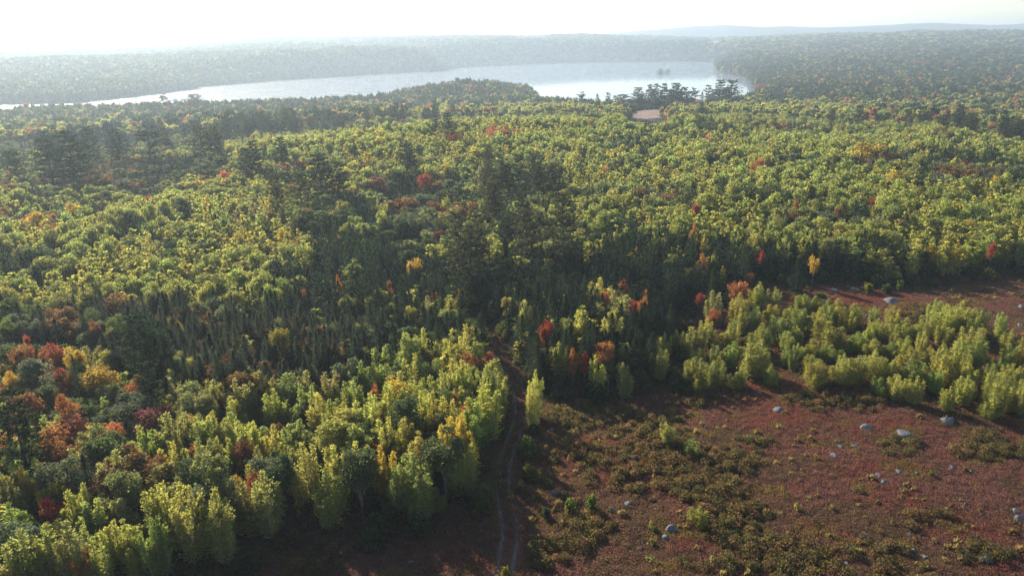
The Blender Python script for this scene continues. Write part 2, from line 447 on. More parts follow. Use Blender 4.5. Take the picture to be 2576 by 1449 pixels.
def shape_spruce(g, n, ls):
    nb = max(30, n // 8); t = np.sort(g.uniform(0, 1, nb) ** 0.85)
    z = 0.5 + 9.3 * t; a = np.arange(nb) * 2.399 + g.uniform(-.4, .4, nb)
    L = 2.3 * (1 - t) ** 0.78 * g.uniform(.72, 1.12, nb) + 0.1
    cs = []; us = []; vs = []; va = []; bv = g.uniform(0, 1, nb)
    d = np.stack([np.cos(a), np.sin(a), -0.28 + .4 * t], -1)
    for q in range(9):
        f = 0.12 + .9 * (q + g.uniform(0, 1, nb)) / 9
        c = np.stack([0 * z, 0 * z, z], -1) + d * (L * f)[:, None] + g.normal(0, .07, (nb, 3))
        c[:, 2] += 0.10 * L * f * f
        sz = ls * g.uniform(.7, 1.2, nb) * (0.5 + .5 * (1 - t))
        ax = unit(d + g.normal(0, .45, (nb, 3))); sd_ = unit(np.cross(ax, [0, 0, 1.0] + g.normal(0, .35, (nb, 3))))
        cs.append(c); us.append(ax * sz[:, None]); vs.append(sd_ * (sz * .5)[:, None]); va.append(np.clip(bv * .6 + g.uniform(0, .4, nb), 0, 1))
    m = max(6, n // 60)
    zt = g.uniform(9, 10.1, m); cs.append(np.stack([g.normal(0, .05, m), g.normal(0, .05, m), zt], -1))
    us.append(np.tile([0, 0, ls * .8], (m, 1)) + g.normal(0, .05, (m, 3))); vs.append(unit(g.normal(0, 1, (m, 3)) * [1, 1, .1]) * ls * .3); va.append(g.uniform(.3, 1, m))
    V, Fc = leaves(np.concatenate(cs), np.concatenate(us), np.concatenate(vs))
    return (V, Fc, np.concatenate(va)), tube([[0, 0, -.4], [0, 0, 4], [0, 0, 9.6]], [.15, .10, .02], 6)

def shape_pine(g, n, ls, open_=False):
    """Tall pine: whorls of level limbs carrying flat needle pads, with gaps between."""
    tr = [tube([[0, 0, -.4], [.03, .02, 4], [-.02, .04, 7], [0.0, 0, 9.7]], [.17, .13, .08, .02], 6)]
    pads = []; z = 2.6 if not open_ else 3.2
    while z < 9.7:
        t = (z - 2.2) / 7.6
        nb = g.integers(4, 7)
        a0 = g.uniform(0, 6.28)
        for b in range(nb):
            if g.uniform() < (0.32 if open_ else 0.12): continue
            an = a0 + b * 6.283 / nb + g.uniform(-.35, .35)
            Lm = 2.0 * (math.sin(math.pi * min(1, 0.30 + t * .66)) ** .75) * g.uniform(.6, 1.15) + .15
            rise = g.uniform(-.02, .35) + .35 * t
            e = np.array([math.cos(an) * Lm, math.sin(an) * Lm, z + rise * Lm])
            st = np.array([0, 0, z]); tr.append(tube([st, st * .5 + e * .5 + [0, 0, -.08], e], [.045, .03, .012], 4))
            for q in range(1 + int(Lm * 2.4)):
                f = 1 - q * g.uniform(.17, .24)
                if f < .25: break
                pads.append((st + (e - st) * f + g.normal(0, .10, 3) * [1, 1, .4], g.uniform(.34, .58) * (1.15 - .35 * t)))
        z += g.uniform(.42, .75) if not open_ else g.uniform(.6, .95)
    pads.append((np.array([0, 0, 9.7]), .35))
    per = max(4, n // len(pads)); cs = []; us = []; vs = []; va = []
    for p, r in pads:
        q = unit(g.normal(0, 1, (per, 3))) * (g.uniform(0, 1, per) ** .5)[:, None] * [r, r, r * .34]
        c = p + q + [0, 0, .05]
        ax = unit(q * [1, 1, .2] + g.normal(0, .25, (per, 3)) + [0, 0, .18]); sd_ = unit(np.cross(ax, g.normal(0, .6, (per, 3)) + [0, 0, 1]))
        sz = ls * g.uniform(.7, 1.25, per)
        cs.append(c); us.append(ax * sz[:, None]); vs.append(sd_ * (sz * .5)[:, None]); va.append(np.clip(g.uniform(0, .6) + g.uniform(0, .4, per), 0, 1))
    V, Fc = leaves(np.concatenate(cs), np.concatenate(us), np.concatenate(vs))
    return (V, Fc, np.concatenate(va)), merge(tr)

SHAPES = {
    "birch": shape_birch,
    "poplar": lambda g, n, ls: shape_round(g, n, ls, low=.18, nl=20, rough=.25),
    "maple": lambda g, n, ls: shape_round(g, n, ls, low=.22, nl=16, rough=.45),
    "oak": lambda g, n, ls: shape_round(g, n, ls, low=.26, nl=22, rough=.2),
    "spruce": shape_spruce,
    "pine": shape_pine,
    "open_pine": lambda g, n, ls: shape_pine(g, n, ls, True),
}
# leaf count and half-length per level of detail, for 10 m trees
LODS = {"birch": [(7600, .112), (3400, .157), (1000, .285)], "poplar": [(6000, .112), (2700, .155), (840, .28)], "maple": [(5200, .108), (2400, .15), (760, .27)],
        "oak": [(6400, .112), (2900, .155), (900, .28)], "spruce": [(3800, .165), (2300, .20), (640, .32)], "pine": [(5600, .15), (3200, .178), (980, .295)],
        "open_pine": [(4400, .15), (2700, .178), (840, .295)]}
NVAR = {"birch": 7, "poplar": 5, "maple": 5, "oak": 5, "spruce": 5, "pine": 5, "open_pine": 3}
BARKS = {"birch": PALE_BARK, "poplar": BARK, "maple": BARK, "oak": BARK, "spruce": PINE_BARK, "pine": PINE_BARK, "open_pine": PINE_BARK}
PROTO = {}     # (kind, lod) -> list of (crown mesh, trunk mesh)
WHOLE = {}     # (kind, lod) -> list of unlinked objects, crown and trunk in one mesh, for the scattered masses
for kind in SHAPES:
    for lod in range(3):
        PROTO[kind, lod] = []; WHOLE[kind, lod] = []
        for v in range(NVAR[kind]):
            g = np.random.default_rng(sum(map(ord, kind)) * 100 + v)
            n, ls = LODS[kind][lod]
            (cv, cf, va), (tv, tf) = SHAPES[kind](g, n, ls)
            wn = 2.0 / np.percentile(np.hypot(cv[:, 0], cv[:, 1]), 96); cv = cv * [wn, wn, 1]; tv = tv * [wn, wn, 1]
            if lod < 2:
                PROTO[kind, lod].append((make_mesh(kind + "_crown", cv, cf, [FOL], va), make_mesh(kind + "_trunk", tv, tf, [BARKS[kind]], smooth=True)))
            if lod > 0:
                mv, mf = merge([(cv, cf), (tv, tf)])
                me = make_mesh(kind + "_whole", mv, mf, [FOL, BARKS[kind]], np.concatenate([va, np.full(len(tf), .5)]), np.concatenate([np.zeros(len(cf)), np.ones(len(tf))]))
                WHOLE[kind, lod].append(bpy.data.objects.new(kind + "_shape", me))

def clump_shape(kinds, seed, n_tree=6, spread=9.0, n=240, ls=.62):
    g = np.random.default_rng(seed); parts = []; vas = []
    for i in range(n_tree):
        k = kinds[g.integers(len(kinds))]
        (cv, cf, va), _ = SHAPES[k](g, n, ls * g.uniform(.9, 1.1))
        s = g.uniform(.75, 1.15); wv = g.uniform(1.1, 1.6) * (0.6 if k in ("spruce",) else 1.0)
        an, rr = g.uniform(0, 6.28), spread * math.sqrt(g.uniform(.02, 1)) / 2
        cv = cv * [wv * s, wv * s, s] + [rr * math.cos(an), rr * math.sin(an), 0]
        parts.append((cv, cf)); vas.append(np.clip(va * .5 + g.uniform(0, .5), 0, 1))
    V, Fc = merge(parts)
    return bpy.data.objects.new("clump_shape", make_mesh("clump_shape", V, Fc, [FOL], np.concatenate(vas)))
CLUMPS = {"broad": [clump_shape(["poplar", "oak", "maple", "birch"], 500 + i) for i in range(6)],
          "dark": [clump_shape(["spruce", "pine", "oak", "pine"], 600 + i) for i in range(6)]}

# ---------------------------------------------------------------- scattering one uncountable mass as one object
def scatter(name, pts, rotz, scl, tint, pidx, sources, label, cat):
    me = bpy.data.meshes.new(name)
    n = len(pts)
    me.vertices.add(n); me.vertices.foreach_set("co", np.asarray(pts, np.float32).ravel())
    for nm, ty, key, arr in (("scl", 'FLOAT_VECTOR', "vector", scl), ("rotz", 'FLOAT', "value", rotz), ("pidx", 'INT', "value", pidx), ("tint", 'FLOAT_VECTOR', "vector", tint)):
        a = me.attributes.new(nm, ty, 'POINT'); a.data.foreach_set(key, np.asarray(arr, np.int32 if ty == 'INT' else np.float32).ravel())
    o = link(name, me); tag(o, label, cat, kind="stuff")
    ng = bpy.data.node_groups.new(name, 'GeometryNodeTree')
    ng.interface.new_socket("Geometry", in_out='INPUT', socket_type='NodeSocketGeometry')
    ng.interface.new_socket("Geometry", in_out='OUTPUT', socket_type='NodeSocketGeometry')
    N = lambda t: ng.nodes.new(t); L = ng.links.new
    gi = N("NodeGroupInput"); go = N("NodeGroupOutput"); iop = N("GeometryNodeInstanceOnPoints")
    L(gi.outputs[0], iop.inputs["Points"])
    jn = N("GeometryNodeJoinGeometry")
    for s in sources:
        oi = N("GeometryNodeObjectInfo"); oi.inputs["Object"].default_value = s
        g2 = N("GeometryNodeGeometryToInstance"); L(oi.outputs["Geometry"], g2.inputs[0]); L(g2.outputs[0], jn.inputs[0])
    L(jn.outputs[0], iop.inputs["Instance"])
    iop.inputs["Pick Instance"].default_value = True
    def attr(nm, ty):
        a = N("GeometryNodeInputNamedAttribute"); a.data_type = ty; a.inputs["Name"].default_value = nm; return a.outputs["Attribute"]
    L(attr("pidx", 'INT'), iop.inputs["Instance Index"])
    cx = N("ShaderNodeCombineXYZ"); L(attr("rotz", 'FLOAT'), cx.inputs["Z"]); L(cx.outputs[0], iop.inputs["Rotation"])
    L(attr("scl", 'FLOAT_VECTOR'), iop.inputs["Scale"])
    L(iop.outputs["Instances"], go.inputs[0])
    md = o.modifiers.new("scatter", 'NODES'); md.node_group = ng
    return o

# ---------------------------------------------------------------- ground sheet, lake, mountains
def build_ground():
    rr = [18.0]
    while rr[-1] < 6450: rr.append(rr[-1] * (1.0085 if rr[-1] < 220 else 1.018))
    rr = np.array(rr); na = 520
    aa = np.linspace(R(-62), R(62), na)
    RR, AA = np.meshgrid(rr, aa, indexing='ij')
    X = RR * np.sin(AA); Y = RR * np.cos(AA)
    X[0] *= 0.2; Y[0] = -60
    Z = height(X, Y)
    V = np.stack([X, Y, Z], -1).reshape(-1, 3)
    i, j = np.meshgrid(np.arange(len(rr) - 1), np.arange(na - 1), indexing='ij')
    a = (i * na + j).ravel()
    Fc = np.stack([a, a + na, a + na + 1, a + 1], -1)[:, ::-1]
    me = make_mesh("ground", V, Fc, [GROUND], smooth=True)
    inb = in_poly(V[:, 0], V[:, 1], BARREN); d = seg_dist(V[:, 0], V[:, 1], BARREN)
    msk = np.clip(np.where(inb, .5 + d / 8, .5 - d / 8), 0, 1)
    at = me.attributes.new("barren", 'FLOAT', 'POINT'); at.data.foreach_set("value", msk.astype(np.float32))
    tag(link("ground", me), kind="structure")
build_ground()

def build_lake():
    # one sheet inside the basin, spreading slightly under the banks
    poly = LAKE
    c = np.mean(poly, 0)
    import bmesh
    bm = bmesh.new()
    vs = []
    n = len(poly)
    for i in range(n):
        p = np.array(poly[i]); q = np.array(poly[(i + 1) % n]); o = np.array(poly[i - 1])
        t = unit(q - o); nr = np.array([t[1], -t[0]])
        if in_poly(*(p + nr * 3), poly): nr = -nr
        vs.append(bm.verts.new((*(p + nr * 8), LAKE_Z)))
    f = bm.faces.new(vs); bm.normal_update()
    if f.normal.z < 0: f.normal_flip()
    bmesh.ops.triangulate(bm, faces=[f])
    me = bpy.data.meshes.new("lake"); bm.to_mesh(me); bm.free(); me.materials.append(water_mat())
    tag(link("lake", me), kind="structure")
build_lake()

def build_mountains():
    prof = [(1440, 4), (1500, 14), (1560, 22), (1610, 26), (1680, 28), (1740, 33), (1800, 35), (1840, 36), (1880, 32), (1920, 29), (1990, 30), (2050, 27), (2120, 25), (2200, 27), (2290, 31), (2360, 31), (2420, 28), (2500, 24), (2576, 26), (2700, 30), (2900, 18), (3100, 10)]
    xs = np.linspace(1400, 3100, 220); hh = np.interp(xs, [p[0] for p in prof], [p[1] for p in prof])
    hh = hh + 1.2 * (fbm(xs / 40, xs * 0, 5, 3) - .5) * 2
    V = []; 
    rows = [(-500, 0.0), (-320, .35), (-150, .8), (0, 1.0), (220, .6), (480, 0)]
    for x, h in zip(xs, hh):
        for k, (dd, f) in enumerate(rows):
            D = 6000 + dd + 120 * math.sin(x / 37 + k)
            p = at_az(x, D); top = CAM_H + (h / 2055.0) * 6000
            V.append((p[0], p[1], -20 + (top + 20) * f))
    m = len(rows); i, j = np.meshgrid(np.arange(len(xs) - 1), np.arange(m - 1), indexing='ij'); a = (i * m + j).ravel()
    me = make_mesh("mountains", np.array(V), np.stack([a, a + m, a + m + 1, a + 1], -1), [plain_mat("wooded_slope", (0.05, 0.065, 0.045), 0.95, .4, .01)], smooth=True)
    tag(link("mountains", me), kind="structure")
build_mountains()

# ---------------------------------------------------------------- tree colours and where each kind grows
TINTS = {
    "birch": {"yellow-green": (.240, .238, .066), "fresh green": (.190, .217, .066), "olive green": (.182, .180, .070), "golden": (.31, .250, .048)},
    "poplar": {"bright green": (.195, .220, .066), "yellow-green": (.236, .238, .066), "golden": (.32, .270, .060), "mid green": (.148, .170, .066)},
    "maple": {"crimson": (.25, .022, .030), "red": (.225, .050, .040), "orange": (.27, .115, .045), "rust": (.18, .078, .040), "yellow": (.33, .245, .042), "plum": (.14, .040, .050),
              "salmon": (.34, .125, .075), "green-gold": (.16, .145, .024)},
    "oak": {"deep green": (.044, .068, .030), "grey-green": (.092, .112, .068), "bronze": (.165, .098, .044), "mid green": (.076, .100, .036)},
    "spruce": {"dark green": (.024, .043, .018), "black-green": (.015, .028, .012), "grey-green": (.038, .052, .030)},
    "pine": {"dark green": (.017, .028, .012), "warm green": (.042, .046, .020)},
    "open_pine": {"dark green": (.026, .040, .020)},
}
KINDS = ["birch", "poplar", "maple", "oak", "spruce", "pine"]
# (centre x, centre y, radius x, radius y, [birch, poplar, maple, oak, spruce, pine], golden bias, leaf height m, open gaps)
ZONES = [
    (600, 1200, 620, 190, [.74, .05, .07, .12, .02, .00], .06),
    (1050, 1030, 240, 130, [.78, .03, .09, .09, .01, 0], .05),
    (180, 930, 260, 110, [.12, .08, .38, .26, .08, .08], .25),
    (560, 870, 330, 75, [.10, .05, .03, .22, .58, .02], .0),
    (880, 730, 240, 130, [.08, .05, .02, .10, .74, .01], .0),
    (420, 690, 360, 55, [.45, .38, .02, .12, .03, 0], .0),
    (420, 610, 330, 55, [.60, .22, .03, .14, .01, 0], .12),
    (560, 500, 170, 60, [.80, .12, .02, .06, .0, 0], .30),
    (120, 600, 160, 60, [.45, .15, .12, .15, .13, 0], .15),
    (150, 520, 260, 60, [.40, .18, .14, .20, .08, 0], .10),
    (260, 370, 340, 70, [.20, .20, .10, .28, .16, .06], .05),
    (1150, 560, 260, 110, [.12, .26, .03, .36, .17, .06], .0),
    (1300, 720, 170, 80, [.14, .10, .03, .18, .55, .0], .0),
    (1500, 780, 220, 120, [.34, .02, .10, .10, .44, 0], .05),
    (1950, 520, 480, 90, [.46, .36, .04, .10, .04, 0], .08),
    (2450, 560, 260, 90, [.46, .36, .05, .10, .03, 0], .10),
    (2100, 655, 520, 45, [.16, .08, .05, .06, .65, 0], .08),
    (1700, 640, 220, 60, [.36, .10, .05, .10, .39, 0], .05),
    (1050, 385, 420, 40, [.55, .38, .03, .04, 0, 0], .35),
    (1650, 390, 420, 60, [.40, .48, .03, .07, .02, 0], .12),
    (2250, 380, 420, 80, [.36, .40, .07, .13, .03, .01], .12),
    (1300, 300, 240, 50, [.30, .50, .08, .10, .02, 0], .05),
    (1850, 300, 350, 40, [.36, .48, .04, .10, .02, 0], .05),
    (2480, 320, 200, 80, [.15, .25, .22, .22, .10, .06], .05),
    (2250, 185, 470, 62, [.02, .05, .13, .38, .20, .22], .05),
    (700, 300, 330, 50, [.06, .10, .14, .26, .24, .20], .05),
    (300, 280, 380, 40, [.06, .10, .08, .28, .26, .22], .05),
    (1150, 240, 190, 45, [.02, .04, .12, .18, .30, .34], .05),
    (1000, 300, 160, 35, [.12, .25, .22, .22, .09, .10], .05),
    (1600, 245, 200, 22, [.06, .10, .08, .16, .22, .38], .0),
    (2000, 235, 260, 25, [.06, .14, .22, .20, .10, .28], .0),
]
def zone_mix(px, py):
    px = np.asarray(px, float); py = np.asarray(py, float)
    W = np.zeros(px.shape + (6,)); gold = np.zeros(px.shape)
    tot = np.full(px.shape, .012)
    W += .012 * np.array([.3, .25, .08, .17, .12, .08])
    for cx, cy_, rx, ry, mix, gd in ZONES:
        k = (np.exp(-((px - cx) / rx) ** 2 - ((py - cy_) / ry) ** 2) * (300.0 / (rx + 2 * ry)) ** .5) ** 1.7
        W += k[..., None] * np.array(mix); gold += k * gd; tot += k
    W = W * np.array([1.15, 1.1, .5, .85, 1.45, .45])
    W[..., 2] *= np.where(py < 330, 2.0, np.where(py > 940, 1.6, 1.0)); W[..., 5] *= np.where(py < 300, 2.2, 1.0)
    return W / W.sum(-1, keepdims=True), gold / tot * .42

# broad light drifts of even-aged birch and poplar (+) and dark bands of oak and spruce (-)
DRIFTS = [(560, 480, 170, 42, 1), (330, 690, 330, 42, 1), (150, 600, 150, 35, .7), (1050, 372, 430, 22, 1), (1450, 300, 210, 32, 1), (1850, 440, 330, 26, 1), (2330, 500, 280, 38, 1), (1780, 560, 220, 28, .9), (2270, 600, 150, 28, 1), (2000, 370, 300, 20, 1),
          (1150, 330, 200, 18, .8), (2450, 590, 140, 26, .8), (1260, 300, 100, 26, -1), (760, 430, 130, 34, -1), (1600, 365, 130, 13, -.8), (2200, 405, 200, 15, -1), (1780, 490, 170, 16, -1), (2420, 445, 180, 15, -1), (1900, 330, 200, 12, -.8),
          (560, 790, 420, 36, -1), (1050, 500, 220, 40, -.8), (2050, 540, 150, 14, -.8), (250, 400, 330, 45, -.8), (2350, 300, 260, 16, -.8), (100, 660, 110, 22, -.8)]
def drift(px, py):
    v = np.zeros(np.shape(px))
    for cx, cy_, rx, ry, sgn in DRIFTS: v = v + sgn * np.exp(-(((px - cx) / rx) ** 2 + ((py - cy_) / ry) ** 2) ** 1.5)
    return np.clip(v, -1, 1)
def pick_tone(kind, gold, g, nz=None):
    u = g.uniform()
    if nz is not None and kind != 'maple': u = min(.999, max(0.0, .3 * u + .7 * ((nz - .5) * 1.9 + .5)))
    if nz is not None and kind in ('birch', 'poplar'): gold *= .8
    if kind == "birch": return "golden" if g.uniform() < gold * .5 else ("yellow-green" if u < .55 else ("fresh green" if u < .8 else "olive green"))
    if kind == "poplar": return "golden" if g.uniform() < gold * .5 else ("bright green" if u < .48 else ("yellow-green" if u < .68 else "mid green"))
    if kind == "maple": return ["rust", "orange", "red", "salmon", "yellow", "crimson", "green-gold", "plum"][int(np.searchsorted(np.cumsum([.30, .15, .08, .19, .07, .03, .14]), u))]
    if kind == "oak": return "deep green" if u < .34 else ("mid green" if u < .70 else ("grey-green" if u < .92 else "bronze"))
    if kind == "spruce": return "dark green" if u < .5 else ("black-green" if u < .85 else "grey-green")
    return "dark green" if u < .65 else "warm green"

# where the near woods' tops end against the lake, as seen in the photo
SILH = [(-400, 290), (0, 272), (100, 262), (200, 257), (300, 260), (400, 246), (480, 246), (560, 250), (650, 241), (760, 239), (900, 237), (950, 240), (985, 226), (1050, 215), (1150, 205), (1250, 201), (1330, 204), (1342, 214), (1356, 232), (1450, 238),
        (1530, 248), (1560, 258), (1600, 262), (1750, 256), (1790, 240), (1850, 222), (1890, 212), (1910, 190), (1950, 160), (2100, 130), (3000, 90)]
def silh(px): return np.interp(px, [a[0] for a in SILH], [a[1] for a in SILH])
FIELD_VIEW = [(1572, 280), (1600, 277), (1650, 275), (1686, 276), (1690, 287), (1676, 297), (1640, 301), (1600, 297), (1570, 293)]
def fit_height(x, y, z, h, shore):
    """Cap a tree so that it does not rise above the skyline of the near woods or stand before the pink field; shore trees reach that skyline."""
    def top(hh): return proj(np.array([x, y, z + hh]))
    t = top(h); lim = float(silh(t[0])) + (rng.uniform(-13, 2) if rng.uniform() < .22 else rng.uniform(-1, 14))
    if 1585 < t[0] < 1750 and y > 740: lim = 238 + rng.uniform(-6, 14)
    per = float(proj(np.array([x, y, z]))[1] - proj(np.array([x, y, z + 1.0]))[1])
    if t[1] < lim: h -= (lim - t[1]) / per
    elif shore and t[1] - lim < 60: h = min(22.0, h + (t[1] - lim) / per * .9)
    if shore is False or shore:
        for _ in range(12):
            t = top(h); b = top(0)
            if y > 738: break
            if in_poly(t[0], t[1], FIELD_VIEW) or in_poly(t[0], t[1] - 9, FIELD_VIEW) or (t[1] < 290 and b[1] > 290 and 1574 < t[0] < 1684 and math.hypot(x, y) < 640): h *= .8
            else: break
    return h

# ---------------------------------------------------------------- trees picked out one by one from the photo
OX = {"A": (0, 0), "B": (1000, 0), "C": (2000, 0), "D": (0, 562), "E": (1000, 562), "F": (2000, 562), "G": (0, 1124), "H": (1000, 1124), "I": (2000, 1124), "Z": (1700, 180)}
def zp(reg, zx, zy):
    if reg == "Z": return (1700 + zx / 5.152) * .85867, (180 + zy / 5.152) * .85867
    ox, oy = OX[reg]; return (ox + zx * .3882) * .85867, (oy + zy * .3882) * .85867

